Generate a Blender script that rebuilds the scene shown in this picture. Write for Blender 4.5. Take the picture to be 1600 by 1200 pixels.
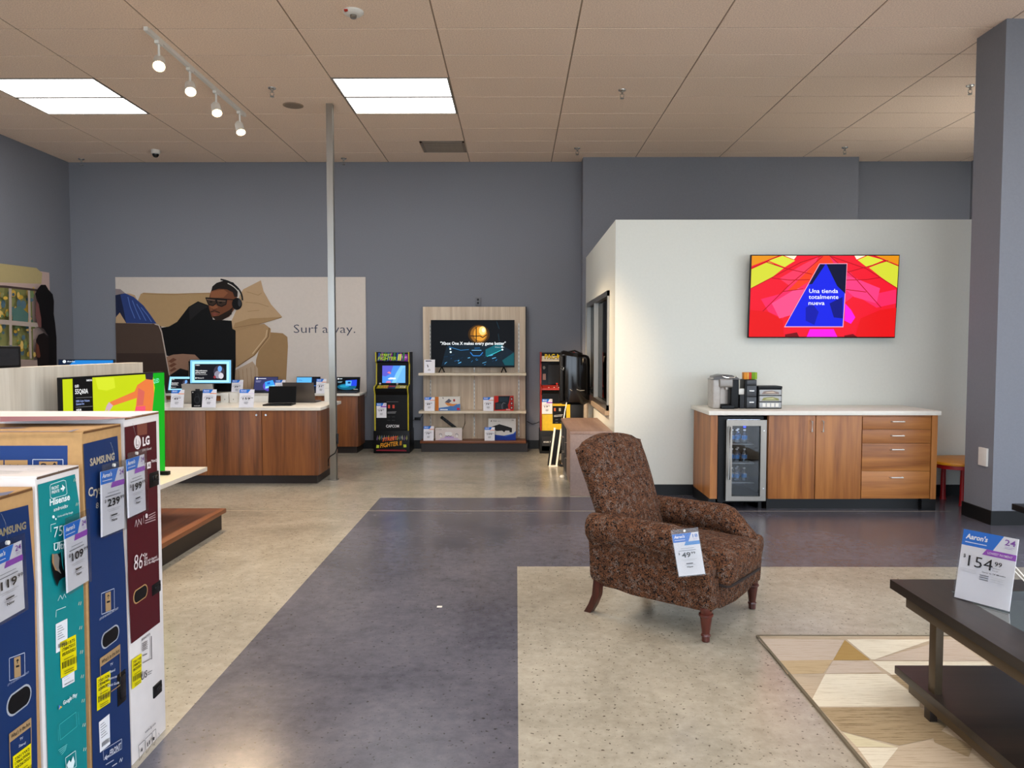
import bpy, bmesh, math, random
from mathutils import Vector, Matrix
random.seed(7)
scene = bpy.context.scene
for o in list(bpy.data.objects): bpy.data.objects.remove(o)
COL = scene.collection
PI = math.pi

# ---------------------------------------------------------------- camera
F = 1200.0; CZ = 1.55
PITCH = math.atan(58/F); YAW = math.atan(6/math.hypot(F, 58))
cam_d = bpy.data.cameras.new('camera'); cam = bpy.data.objects.new('camera', cam_d); COL.objects.link(cam)
cam_d.sensor_fit = 'HORIZONTAL'; cam_d.sensor_width = 36; cam_d.lens = 36*F/1600; cam_d.clip_start = .05
cam.location = (0, 0, CZ); cam.rotation_euler = (PI/2-PITCH, 0, YAW)
scene.camera = cam
# ---------------------------------------------------------------- world (daylight outside the shop front), exposure
w = bpy.data.worlds.new('daylight'); scene.world = w; w.use_nodes = True
bgn = w.node_tree.nodes['Background']; bgn.inputs[0].default_value = (.74, .86, 1, 1); bgn.inputs[1].default_value = 4.2
vs = scene.view_settings
vs.view_transform = 'Standard'; vs.look = 'None'; vs.gamma = 1; vs.use_curve_mapping = False; vs.exposure = 0.36
LAMP = 9.0          # ceiling panel emission
SPOT = 130          # track spot watts

# ---------------------------------------------------------------- pixel helpers (1600x1200 photograph)
_cp, _sp, _cy, _sy = math.cos(PITCH), math.sin(PITCH), math.cos(YAW), math.sin(YAW)
def ray(px, py):
    u = (px-800)/F; v = (600-py)/F
    x = u; y = _cp+v*_sp; z = -_sp+v*_cp
    return Vector((x*_cy-y*_sy, x*_sy+y*_cy, z))
def atz(px, py, z=0.0):
    d = ray(px, py); t = (z-CZ)/d.z; return Vector((d.x*t, d.y*t, z))
def aty(px, py, Y):
    d = ray(px, py); t = Y/d.y; return Vector((d.x*t, Y, CZ+d.z*t))
def atx(px, py, X):
    d = ray(px, py); t = X/d.x; return Vector((X, d.y*t, CZ+d.z*t))

# ---------------------------------------------------------------- materials
def lin(c):
    if isinstance(c, str):
        c = c.lstrip('#'); c = [int(c[i:i+2], 16)/255 for i in (0, 2, 4)]
    return tuple(((x/12.92) if x <= .04045 else ((x+.055)/1.055)**2.4) for x in c)
MATS = {}
def nn(nt, t, **k):
    n = nt.nodes.new(t)
    for a, b in k.items():
        if a in n.inputs: n.inputs[a].default_value = b
        else: setattr(n, a, b)
    return n
def base_mat(name):
    m = bpy.data.materials.new(name); m.use_nodes = True
    return m, m.node_tree, m.node_tree.nodes['Principled BSDF']
def mat(name, col, rough=.5, metal=0, vary=.06, scale=30, bump=0, emit=0, spec=.5, stretch=(1, 1, 1)):
    if name in MATS: return MATS[name]
    m, nt, p = base_mat(name); c = lin(col)
    p.inputs['Roughness'].default_value = rough; p.inputs['Metallic'].default_value = metal
    p.inputs['Specular IOR Level'].default_value = spec
    tc = nn(nt, 'ShaderNodeTexCoord'); mp = nn(nt, 'ShaderNodeMapping', Scale=stretch)
    no = nn(nt, 'ShaderNodeTexNoise', Scale=scale, Detail=4.0)
    nt.links.new(tc.outputs['Object'], mp.inputs[0]); nt.links.new(mp.outputs[0], no.inputs['Vector'])
    r = nn(nt, 'ShaderNodeValToRGB')
    r.color_ramp.elements[0].position = .3; r.color_ramp.elements[1].position = .7
    r.color_ramp.elements[0].color = tuple(max(0, x*(1-vary)) for x in c)+(1,)
    r.color_ramp.elements[1].color = tuple(min(1, x*(1+vary)) for x in c)+(1,)
    nt.links.new(no.outputs['Fac'], r.inputs[0]); nt.links.new(r.outputs[0], p.inputs['Base Color'])
    if bump:
        b = nn(nt, 'ShaderNodeBump', Strength=bump, Distance=.01)
        nt.links.new(no.outputs['Fac'], b.inputs['Height']); nt.links.new(b.outputs[0], p.inputs['Normal'])
    if emit:
        p.inputs['Emission Color'].default_value = c+(1,); p.inputs['Emission Strength'].default_value = emit
    MATS[name] = m; return m
def wood(name, c1, c2, along='z', rough=.4, fine=9, c3=None):
    if name in MATS: return MATS[name]
    m, nt, p = base_mat(name); p.inputs['Roughness'].default_value = rough
    tc = nn(nt, 'ShaderNodeTexCoord')
    s = {'x': (.5, fine, fine), 'y': (fine, .5, fine), 'z': (fine, fine, .5)}[along]
    mp = nn(nt, 'ShaderNodeMapping', Scale=s)
    n1 = nn(nt, 'ShaderNodeTexNoise', Scale=1.0, Detail=3.0, Distortion=.6)
    n2 = nn(nt, 'ShaderNodeTexNoise', Scale=7.0, Detail=5.0, Distortion=.3)
    nt.links.new(tc.outputs['Object'], mp.inputs[0])
    for n in (n1, n2): nt.links.new(mp.outputs[0], n.inputs['Vector'])
    mx = nn(nt, 'ShaderNodeMath', operation='MULTIPLY_ADD'); mx.inputs[1].default_value = .35
    nt.links.new(n2.outputs['Fac'], mx.inputs[0]); nt.links.new(n1.outputs['Fac'], mx.inputs[2])
    r = nn(nt, 'ShaderNodeValToRGB'); e = r.color_ramp.elements
    e[0].position = .48; e[1].position = .86; e[0].color = lin(c1)+(1,); e[1].color = lin(c2)+(1,)
    if c3: k = e.new(.62); k.color = lin(c3)+(1,)
    nt.links.new(mx.outputs[0], r.inputs[0]); nt.links.new(r.outputs[0], p.inputs['Base Color'])
    MATS[name] = m; return m
def glassy(name, tint, fac=.12, rough=.02):
    if name in MATS: return MATS[name]
    m, nt, p = base_mat(name); out = nt.nodes['Material Output']
    t = nn(nt, 'ShaderNodeBsdfTransparent'); t.inputs[0].default_value = lin(tint)+(1,)
    g = nn(nt, 'ShaderNodeBsdfGlossy'); g.inputs['Roughness'].default_value = rough
    mx = nn(nt, 'ShaderNodeMixShader'); mx.inputs[0].default_value = fac
    nt.links.new(t.outputs[0], mx.inputs[1]); nt.links.new(g.outputs[0], mx.inputs[2]); nt.links.new(mx.outputs[0], out.inputs[0])
    MATS[name] = m; return m
def ink(col, emit=0, rough=.45):
    return mat('ink_%s_%s_%s' % (str(col).strip('#'), emit, rough), col, rough, vary=.02 if not emit else 0, emit=emit, scale=20, spec=.2)
def screen_ink(col, e=1.0):
    key = 'scr_%s_%s' % (col, e)
    if key in MATS: return MATS[key]
    m, nt, p = base_mat(key); c = lin(col)
    p.inputs['Base Color'].default_value = (.004, .004, .004, 1); p.inputs['Roughness'].default_value = .3; p.inputs['Specular IOR Level'].default_value = .06
    p.inputs['Emission Color'].default_value = c+(1,); p.inputs['Emission Strength'].default_value = e
    MATS[key] = m; return m

# ---------------------------------------------------------------- mesh helpers
def B(): return bmesh.new()
def _face(bm, vs):
    try: return bm.faces.new(vs)
    except ValueError: return None
def box(bm, x0, x1, y0, y1, z0, z1, bev=0, seg=2, M=None):
    v = [bm.verts.new((x, y, z)) for x in (x0, x1) for y in (y0, y1) for z in (z0, z1)]
    fs = [bm.faces.new([v[i] for i in q]) for q in ((0, 1, 3, 2), (4, 6, 7, 5), (0, 4, 5, 1), (2, 3, 7, 6), (0, 2, 6, 4), (1, 5, 7, 3))]
    if bev:
        es = list({e for f in fs for e in f.edges})
        r = bmesh.ops.bevel(bm, geom=es, offset=bev, segments=seg, profile=.6, affect='EDGES')
        v = list({x for f in r['faces'] for x in f.verts} | {x for x in v if x.is_valid})
    if M is not None:
        for x in v: x.co = M @ x.co
    return v
def prism(bm, pts, axis, a0, a1, bev=0, seg=2):
    def P(p, a): return {'x': (a, p[0], p[1]), 'y': (p[0], a, p[1]), 'z': (p[0], p[1], a)}[axis]
    A = [bm.verts.new(P(p, a0)) for p in pts]; C = [bm.verts.new(P(p, a1)) for p in pts]
    n = len(pts); fs = [bm.faces.new(A), bm.faces.new(C[::-1])]
    for i in range(n): fs.append(bm.faces.new((A[i], C[i], C[(i+1) % n], A[(i+1) % n])))
    bmesh.ops.recalc_face_normals(bm, faces=fs)
    if bev:
        es = list({e for f in fs[:2] for e in f.edges})
        bmesh.ops.bevel(bm, geom=es, offset=bev, segments=seg, profile=.6, affect='EDGES')
def cyl(bm, c, r, h, axis='z', seg=16, r2=None):
    r2 = r if r2 is None else r2; rings = []
    for k, rr in ((0, r), (1, r2)):
        ring = []
        for i in range(seg):
            a = 2*PI*i/seg; p, q = rr*math.cos(a), rr*math.sin(a); d = h*k
            o = {'z': (p, q, d), 'x': (d, p, q), 'y': (q, d, p)}[axis]
            ring.append(bm.verts.new((c[0]+o[0], c[1]+o[1], c[2]+o[2])))
        rings.append(ring)
    for i in range(seg): bm.faces.new((rings[0][i], rings[0][(i+1) % seg], rings[1][(i+1) % seg], rings[1][i]))
    bm.faces.new(rings[0][::-1]); bm.faces.new(rings[1])
def lathe(bm, prof, c=(0, 0, 0), seg=20):
    rings = [[bm.verts.new((c[0]+r*math.cos(2*PI*i/seg), c[1]+r*math.sin(2*PI*i/seg), c[2]+z)) for i in range(seg)] for r, z in prof]
    for a, b in zip(rings, rings[1:]):
        for i in range(seg): bm.faces.new((a[i], a[(i+1) % seg], b[(i+1) % seg], b[i]))
    bm.faces.new(rings[0][::-1]); bm.faces.new(rings[-1])
def loft(bm, rings, cap=True):
    R = [[bm.verts.new(p) for p in r] for r in rings]; n = len(R[0])
    for a, b in zip(R, R[1:]):
        for i in range(n): bm.faces.new((a[i], a[(i+1) % n], b[(i+1) % n], b[i]))
    if cap: bm.faces.new(R[0][::-1]); bm.faces.new(R[-1])
def tube(bm, pts, r, seg=8):
    pts = [Vector(p) for p in pts]; rings = []
    up = Vector((0, 0, 1))
    for i, p in enumerate(pts):
        d = (pts[min(i+1, len(pts)-1)]-pts[max(i-1, 0)]).normalized()
        a = d.cross(up)
        if a.length < .05: a = d.cross(Vector((1, 0, 0)))
        a.normalize(); b = d.cross(a)
        rr = r[i] if isinstance(r, (list, tuple)) else r
        rings.append([p+a*rr*math.cos(2*PI*k/seg)+b*rr*math.sin(2*PI*k/seg) for k in range(seg)])
    loft(bm, rings)
def wloc(o):
    v = Vector((0, 0, 0))
    while o is not None: v = v+o.location; o = o.parent
    return v
def link(name, me, parent=None):
    o = bpy.data.objects.new(name, me); COL.objects.link(o)
    if parent is not None: o.parent = parent
    return o
def fin(bm, name, m, smooth=35):
    bmesh.ops.recalc_face_normals(bm, faces=bm.faces[:])
    me = bpy.data.meshes.new(name); bm.to_mesh(me); bm.free()
    for x in (m if isinstance(m, (list, tuple)) else [m]): me.materials.append(x)
    if smooth:
        for f in me.polygons: f.use_smooth = True
        me.set_sharp_from_angle(angle=math.radians(smooth))
    return me
def part(name, bm, m, parent, world=False, smooth=35, label=None):
    if world: bmesh.ops.translate(bm, verts=bm.verts[:], vec=-wloc(parent))
    o = link(name, fin(bm, name, m, smooth), parent)
    if label: o['label'] = label
    return o
def tag(o, label, cat=None, group=None, kind=None):
    o['label'] = label
    if cat: o['category'] = cat
    if group: o['group'] = group
    if kind: o['kind'] = kind
    return o
def thing(name, label, cat, loc=(0, 0, 0), rz=0, group=None):
    o = bpy.data.objects.new(name, None); COL.objects.link(o); o.empty_display_size = .1
    o.location = loc; o.rotation_euler = (0, 0, rz)
    return tag(o, label, cat, group)
def solo(name, bm, m, label, cat, base, group=None, smooth=35):
    base = Vector(base); bmesh.ops.translate(bm, verts=bm.verts[:], vec=-base)
    o = link(name, fin(bm, name, m, smooth)); o.location = base
    return tag(o, label, cat, group)
def struct(name, bm, m, label, smooth=0):
    o = link(name, fin(bm, name, m, smooth)); o['kind'] = 'structure'; o['label'] = label
    return o
def smat(o):
    """matrix of a thing from a right-handed basis"""
def basis(o, u, v):
    u = Vector(u).normalized(); v = Vector(v); v = (v-u*v.dot(u)).normalized(); n = u.cross(v)
    M = Matrix((u, v, n)).transposed().to_4x4(); M.translation = Vector(o); return M

# ---------------------------------------------------------------- flat print: polygons and lettering laid on a real surface
TXT = {}
def text_mesh(s, bold):
    k = (s, bold)
    if k not in TXT:
        cu = bpy.data.curves.new('t', 'FONT'); cu.body = s; cu.size = 1; cu.resolution_u = 2; cu.offset = bold
        ob = bpy.data.objects.new('t', cu); me = bpy.data.meshes.new_from_object(ob)
        V = [(v.co.x, v.co.y) for v in me.vertices]; Fs = [tuple(p.vertices) for p in me.polygons]
        bpy.data.objects.remove(ob); bpy.data.curves.remove(cu); bpy.data.meshes.remove(me)
        TXT[k] = (V, Fs)
    return TXT[k]
class Print:
    """local frame: x right, y up, +z out of the surface (M maps it to the parent's space)"""
    def __init__(s, M, mode='ink', e=1.0, step=.0004, rough=.45):
        s.M = M; s.V = []; s.F = []; s.mi = []; s.ms = []; s.k = 1; s.mode = mode; s.e = e; s.step = step; s.rough = rough; s.map = None
        s.inv = M.inverted()
    def m(s, col):
        x = screen_ink(col, s.e) if s.mode == 'screen' else ink(col, 0, s.rough)
        if x not in s.ms: s.ms.append(x)
        return s.ms.index(x)
    def zoom(s, x0, y0, x1, y1, W, H):        # picture coordinates of a zoomed view -> metres
        s.map = lambda p: ((p[0]-x0)/(x1-x0)*W, (y1-p[1])/(y1-y0)*H); return s
    def pix(s, region=None, size=None):       # photograph pixels -> metres on this plane
        o = s.M.translation; n = s.M.to_3x3() @ Vector((0, 0, 1))
        def f(p):
            if region: p = (region[0]+p[0]*(region[2]-region[0])/size[0], region[1]+p[1]*(region[3]-region[1])/size[1])
            d = ray(*p); t = (o-Vector((0, 0, CZ))).dot(n)/d.dot(n)
            q = s.inv @ (Vector((0, 0, CZ))+d*t); return (q.x, q.y)
        s.map = f; return s
    def add(s, pts2, faces, col):
        b = len(s.V); z = s.k*s.step; s.k += 1
        s.V += [s.M @ Vector((x, y, z)) for x, y in pts2]; i = s.m(col)
        for f in faces: s.F.append(tuple(b+j for j in f)); s.mi.append(i)
    def poly(s, col, pts, raw=False):
        if s.map and not raw: pts = [s.map(p) for p in pts]
        a = sum(p[0]*q[1]-q[0]*p[1] for p, q in zip(pts, pts[1:]+pts[:1]))
        if a < 0: pts = pts[::-1]
        s.add(pts, [tuple(range(len(pts)))], col); return s
    def rect(s, col, x0, y0, x1, y1, raw=False): return s.poly(col, [(x0, y0), (x1, y0), (x1, y1), (x0, y1)], raw)
    def ell(s, col, cx, cy, rx, ry, n=20, raw=False):
        return s.poly(col, [(cx+rx*math.cos(2*PI*i/n), cy+ry*math.sin(2*PI*i/n)) for i in range(n)], raw)
    def line(s, col, pts, wd, raw=False):
        if s.map and not raw: pts = [s.map(p) for p in pts]
        fs = []; V = []
        for a, b in zip(pts, pts[1:]):
            d = Vector((b[0]-a[0], b[1]-a[1]))
            if d.length < 1e-6: continue
            n = Vector((-d.y, d.x)).normalized()*wd/2; k = len(V)
            V += [(a[0]-n.x, a[1]-n.y), (b[0]-n.x, b[1]-n.y), (b[0]+n.x, b[1]+n.y), (a[0]+n.x, a[1]+n.y)]; fs.append((k, k+1, k+2, k+3))
        s.add(V, fs, col); return s
    def text(s, t, x, y, h, col, w=None, bold=0, shear=0, raw=False, rot=0, center=False):
        """x, y = left end of the baseline, h = capital height in metres"""
        if s.map and not raw: x, y = s.map((x, y))
        V, Fs = text_mesh(t, bold)
        if not V: return s
        k = h/.70; x0 = min(v[0] for v in V); x1 = max(v[0] for v in V)
        kx = w/(x1-x0) if w else k
        cx = (x1-x0)*kx/2 if center else 0
        c, sn = math.cos(rot), math.sin(rot); P = []
        for a, b in V:
            q = ((a-x0)*kx+b*k*shear-cx, b*k); P.append((x+q[0]*c-q[1]*sn, y+q[0]*sn+q[1]*c))
        s.add(P, Fs, col); return s
    def build(s, name, parent, world=False, label=None, kind=None):
        off = wloc(parent) if world else Vector((0, 0, 0))
        me = bpy.data.meshes.new(name); me.from_pydata([v-off for v in s.V], [], s.F)
        for x in s.ms: me.materials.append(x)
        for p, i in zip(me.polygons, s.mi): p.material_index = i
        o = link(name, me, parent)
        if label: o['label'] = label
        if kind: o['kind'] = kind
        return o
def XP(o): return basis(o, (0, 1, 0), (0, 0, 1))     # surface that faces +X
def YM(o): return basis(o, (1, 0, 0), (0, 0, 1))     # surface that faces the camera (-Y)
def ZP(o): return basis(o, (1, 0, 0), (0, 1, 0))     # surface that faces up

# ---------------------------------------------------------------- shared materials
M_wall = mat('wall_bluegrey', '#7c7e87', .75, vary=.03, scale=60, bump=.03)
M_white = mat('wall_white', '#dcdcd3', .8, vary=.015, scale=40, bump=.02)
M_base = mat('base_black', '#121213', .45, vary=.05, spec=.3)
M_tile = mat('ceiling_tile', '#f2d7c2', .95, vary=.17, scale=85, bump=.25)
M_grid = mat('ceiling_grid', '#9c8672', .7, vary=.02)
M_slab = mat('ceiling_slab', '#6b5c4e', .95)
M_black = mat('black_plastic', '#09090b', .4, spec=.22)
M_gloss = mat('black_gloss', '#08080a', .12)
M_dark = mat('dark_grey', '#232428', .5, spec=.3)
M_metal = mat('brushed_metal', '#a09e99', .32, 1, vary=.05, stretch=(1, 1, .05))
M_chrome = mat('chrome', '#d8d8d6', .18, 1, vary=.01)
M_pull = mat('pull_metal', '#e4e2dd', .4, .6, vary=.01)
M_silver = mat('silver_laptop', '#b3aea6', .4, .6, vary=.02)
M_wpl = mat('white_plastic', '#e6e3dc', .5, vary=.02)
M_top = mat('white_top', '#e8e2d6', .35, vary=.02)
M_card = mat('cardboard', '#b98f5c', .85, vary=.06, scale=50, bump=.05)
M_wbox = mat('white_carton', '#e4dcd8', .6, vary=.03, scale=15)
M_brown = wood('wood_brown', '#5e3212', '#965a2c', 'z', c3='#7a4520')
M_brownx = wood('wood_brown_x', '#54290f', '#8a4f26', 'x', c3='#6e3b1a')
M_bar = wood('wood_bar', '#7b4518', '#b57538', 'z', c3='#985c28')
M_barx = wood('wood_bar_x', '#7b4518', '#b57538', 'x', c3='#985c28')
M_pale = wood('wood_pale', '#bda58b', '#dccab2', 'z', .5, 14)
M_paleg = wood('wood_pale_grey', '#c0b8a9', '#d8d2c5', 'z', .5, 10)
M_kick = mat('kick_dark', '#20140f', .5)
M_clear = glassy('clear_sleeve', '#f4f4f4', .07, .1)
M_glass = glassy('pane', '#d6dcd8', .10)
# ================================================================ SETTING
HC = 4.32; XL, XR, YB, YF = -6.72, 6.8, 11.65, -4.0
WY = 8.0; WX = 1.03; WH = 2.86          # white office: front face, side face, height
def concrete(name, ca, cb, speck, rough):
    m, nt, p = base_mat(name)
    tc = nn(nt, 'ShaderNodeTexCoord')
    n1 = nn(nt, 'ShaderNodeTexNoise', Scale=1.3, Detail=7.0, Roughness=.62, Distortion=.5)
    n2 = nn(nt, 'ShaderNodeTexNoise', Scale=55.0, Detail=3.0)
    n3 = nn(nt, 'ShaderNodeTexNoise', Scale=16.0, Detail=6.0, Roughness=.7)
    for n in (n1, n2, n3): nt.links.new(tc.outputs['Object'], n.inputs['Vector'])
    r = nn(nt, 'ShaderNodeValToRGB'); e = r.color_ramp.elements
    e[0].position = .32; e[1].position = .68; e[0].color = lin(ca)+(1,); e[1].color = lin(cb)+(1,)
    mixn = nn(nt, 'ShaderNodeMath', operation='MULTIPLY_ADD'); mixn.inputs[1].default_value = .45
    sub = nn(nt, 'ShaderNodeMath', operation='MULTIPLY_ADD'); sub.inputs[1].default_value = .6; sub.inputs[2].default_value = -.02
    nt.links.new(n1.outputs['Fac'], sub.inputs[0])
    nt.links.new(n3.outputs['Fac'], mixn.inputs[0]); nt.links.new(sub.outputs[0], mixn.inputs[2]); nt.links.new(mixn.outputs[0], r.inputs[0])
    # pits and aggregate: thresholded fine noise
    t = nn(nt, 'ShaderNodeValToRGB'); t.color_ramp.elements[0].position = .31; t.color_ramp.elements[1].position = .365
    t.color_ramp.elements[0].color = (1, 1, 1, 1); t.color_ramp.elements[1].color = (0, 0, 0, 1)
    nt.links.new(n2.outputs['Fac'], t.inputs[0])
    mx = nn(nt, 'ShaderNodeMix', data_type='RGBA'); mx.inputs[7].default_value = lin(speck)+(1,)
    nt.links.new(t.outputs[0], mx.inputs[0]); nt.links.new(r.outputs[0], mx.inputs[6]); nt.links.new(mx.outputs[2], p.inputs['Base Color'])
    rr = nn(nt, 'ShaderNodeMapRange'); rr.inputs[3].default_value = rough; rr.inputs[4].default_value = rough+.18
    nt.links.new(n1.outputs['Fac'], rr.inputs[0]); nt.links.new(rr.outputs[0], p.inputs['Roughness'])
    b = nn(nt, 'ShaderNodeBump', Strength=.05, Distance=.01); nt.links.new(n3.outputs['Fac'], b.inputs['Height']); nt.links.new(b.outputs[0], p.inputs['Normal'])
    return m
M_fl = concrete('concrete_light', '#8c8577', '#bdb5a5', '#5c5348', .13)
M_fd = concrete('concrete_dark', '#42424d', '#6c6a74', '#2b2a2e', .13)
M_joint = mat('joint_filler', '#a3957f', .5)
bm = B()
rects = [(XL, -1.395, YF, YB, 0), (-1.395, .01, YF, 7.83, 1), (-1.395, .01, 7.83, YB, 0), (.01, XR, YF, 5.36, 0), (.01, XR, 5.36, 7.88, 1),
         (.01, 1.0, 7.88, YB, 0), (1.0, XR, 7.88, YB, 1)]
for x0, x1, y0, y1, k in rects:
    f = bm.faces.new([bm.verts.new((x, y, 0)) for x, y in ((x0, y0), (x1, y0), (x1, y1), (x0, y1))]); f.material_index = k
floor = struct('floor', bm, [M_fl, M_fd], 'polished concrete floor with a dark dyed walkway')
bm = B(); box(bm, -6.5, .9, 7.19, 7.203, -.01, .0012); box(bm, .9, 4.1, 7.195, 7.2, -.01, .0012)
part('joint', bm, M_joint, floor, smooth=0)
bm = B(); box(bm, XL, XR, YF, YB, -.12, -.004); part('slab', bm, M_fl, floor, smooth=0)
bm = B(); box(bm, -.47, -.44, 4.5, 4.525, .0005, .002)
solo('paper_scrap', bm, M_wpl, 'tiny white scrap of paper on the dark walkway', 'paper', (-.45, 4.51, .0005))

def wallbox(name, lab, dims, m=M_wall):
    bm = B(); box(bm, *dims); return struct(name, bm, m, lab)
wallbox('wall_back', 'tall blue-grey back wall', (XL-.15, XR+.15, YB, YB+.15, 0, HC+.1))
wallbox('wall_left', 'blue-grey left wall', (XL-.15, XL, YF, YB, 0, HC+.1))
bm = B()
for d in ((4.0, YB, 0, HC+.1), (YF, 4.0, 3.2, HC+.1), (YF, 4.0, 0, .25), (YF, YF+.1, .25, 3.2), (1.3, 1.4, .25, 3.2), (-1.4, -1.3, .25, 3.2)): box(bm, XR, XR+.15, *d)
struct('wall_right', bm, M_wall, 'blue-grey right wall with unseen openings added to let daylight in')  # window openings added out of view to bring in daylight
wallbox('wall_rear', 'blue-grey wall section standing proud of the back wall', (.98, 5.0, 11.36, YB, 0, HC))
pil = wallbox('wall_pillar', 'blue-grey square pillar at the right', (4.14, 5.0, 6.64, 7.06, 0, HC))
# white office with a window in its side wall
WY0, WY1, WZ0, WZ1 = 8.47, 10.95, .845, 2.17
wallbox('wall_office', 'white office front wall carrying a television', (WX, XR, WY, WY+.12, 0, WH), M_white)
bm = B()
for d in ((WY+.12, WY0, 0, WH), (WY1, 11.36, 0, WH), (WY0, WY1, 0, WZ0), (WY0, WY1, WZ1, WH)): box(bm, WX, WX+.12, *d)
struct('wall_side', bm, M_white, 'white office side wall with a window')
bm = B(); box(bm, WX+.12, XR, WY+.12, 11.36, WH-.12, WH-.04); struct('ceiling_office_blocker', bm, M_white, 'unseen flat roof added to keep the white office dark inside')  # roof added out of view so the office interior stays dark
win = link('window_1', None); win.location = (WX, WY0, WZ0); win['kind'] = 'structure'; win['label'] = 'silver framed office window'
bm = B()
for d in ((WY0, WY0+.06, WZ0, WZ1), (WY1-.06, WY1, WZ0, WZ1), (WY0, WY1, WZ0, WZ0+.06), (WY0, WY1, WZ1-.06, WZ1), (9.9, 9.95, WZ0, WZ1)):
    box(bm, WX-.025, WX+.07, *d)
part('window_frame', bm, M_metal, win, True, 0)
bm = B(); box(bm, WX+.03, WX+.036, WY0+.06, WY1-.06, WZ0+.06, WZ1-.06); part('pane', bm, glassy('office_pane', '#8d8d8a', .16), win, True, 0)
bm = B(); box(bm, WX-.05, WX+.02, WY0-.02, WY1, WZ0-.05, WZ0); part('window_sill', bm, mat('sill', '#9a8672', .6), win, True, 0)
# office inside: desk with cartons
bm = B(); box(bm, 1.75, 2.4, 8.6, 10.6, .72, .76); box(bm, 1.8, 2.35, 8.65, 8.7, 0, .72); box(bm, 1.8, 2.35, 10.5, 10.55, 0, .72)
solo('office_desk', bm, M_brown, 'brown desk inside the office behind the window', 'desk', (2.0, 9.6, 0))
for i, (y, s, h, lab) in enumerate(((9.05, .3, .32, 'cardboard carton on the office desk near the window edge'), (9.6, .4, .22, 'low cardboard carton at the middle of the office desk'))):
    bm = B(); box(bm, 1.9, 2.25, y-s/2, y+s/2, .76, .76+h, .006); box(bm, 1.9, 2.25, y-.02, y+.02, .76+h-.001, .76+h+.001)
    solo('carton', bm, M_card, lab, 'carton', (2.07, y, .76), 'cartons in the office')
# shop front behind the camera: header, mullions
bm = B(); box(bm, XL, XR, YF-.15, YF, 3.3, HC+.1)
for x in (XL, -3.4, 0, 3.4, XR-.1): box(bm, x, x+.1, YF-.12, YF, 0, 3.3)
struct('wall_front', bm, M_wall, 'shop front header and mullions')
bm = B(); box(bm, -30, 30, -40, YF-.2, -.12, -.02); box(bm, XR+.2, 30, YF-.2, 20, -.12, -.02); struct('ground', bm, mat('pavement', '#cfccc4', .9), 'pavement outside the shop')
# baseboards
def bb(name, d): bm = B(); box(bm, *d); struct(name, bm, M_base, 'black vinyl baseboard')
bb('baseboard_back', (XL, .98, YB-.012, YB, 0, .13)); bb('baseboard_left', (XL, XL+.012, YF, YB, 0, .13))
bb('baseboard_office', (WX, XR, WY-.012, WY, 0, .11)); bb('baseboard_side', (WX-.012, WX, WY-.012, 11.36, 0, .11))
bb('baseboard_pillar', (4.128, 5.012, 6.628, 7.072, 0, .125)); bb('baseboard_rear', (.98, WX, 11.348, 11.36, 0, .13))
# ceiling: slab, grid, tiles
bm = B(); box(bm, XL, XR, YF, YB, HC+.03, HC+.12); ceil = struct('ceiling', bm, M_slab, 'suspended ceiling of beige mineral tiles')
GX = [-1.91+1.22*k for k in range(-4, 8)]; GY = [8.04+.61*k for k in range(-20, 6)]
bm = B()
for x in GX: box(bm, x-.012, x+.012, YF, YB, HC+.001, HC+.02)
for y in GY: box(bm, XL, XR, y-.012, y+.012, HC+.001, HC+.02)
part('ceiling_grid', bm, M_grid, ceil, smooth=0)
LIGHTS = [(-3, 0), (-3, 1), (0, 0), (0, 1)] + [(i, j) for j in (-8, -7, -16, -15) for i in (-3, 0, 3, 6)] + [(6, 0), (6, 1)]  # beyond the seen pairs: unseen panels added for their light
VENT = (0, 4)
tme = {}
tiles_far = B()
def tile_mesh(wd, dp):
    k = (round(wd, 2), round(dp, 2))
    if k not in tme:
        bm = B(); box(bm, -wd/2+.007, wd/2-.007, -dp/2+.007, dp/2-.007, 0, .022, .002, 1); tme[k] = fin(bm, 'ceiling_tile', M_tile, 0)
    return tme[k]
for i in range(-5, 8):
    for j in range(-20, 7):
        x0, x1 = max(XL, -1.91+1.22*i), min(XR, -1.91+1.22*(i+1)); y0, y1 = max(YF, 8.04+.61*j), min(YB, 8.04+.61*(j+1))
        if x1-x0 < .08 or y1-y0 < .05 or (i, j) in LIGHTS or (i, j) == VENT: continue
        if y1 < 5.5: box(tiles_far, x0+.007, x1-.007, y0+.007, y1-.007, HC-.004, HC+.018); continue
        o = link('ceiling_tile', tile_mesh(x1-x0, y1-y0), ceil); o.location = ((x0+x1)/2, (y0+y1)/2, HC-.004)
o = part('ceiling_tile_field', tiles_far, M_tile, ceil, smooth=0); o['kind'] = 'stuff'
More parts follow.
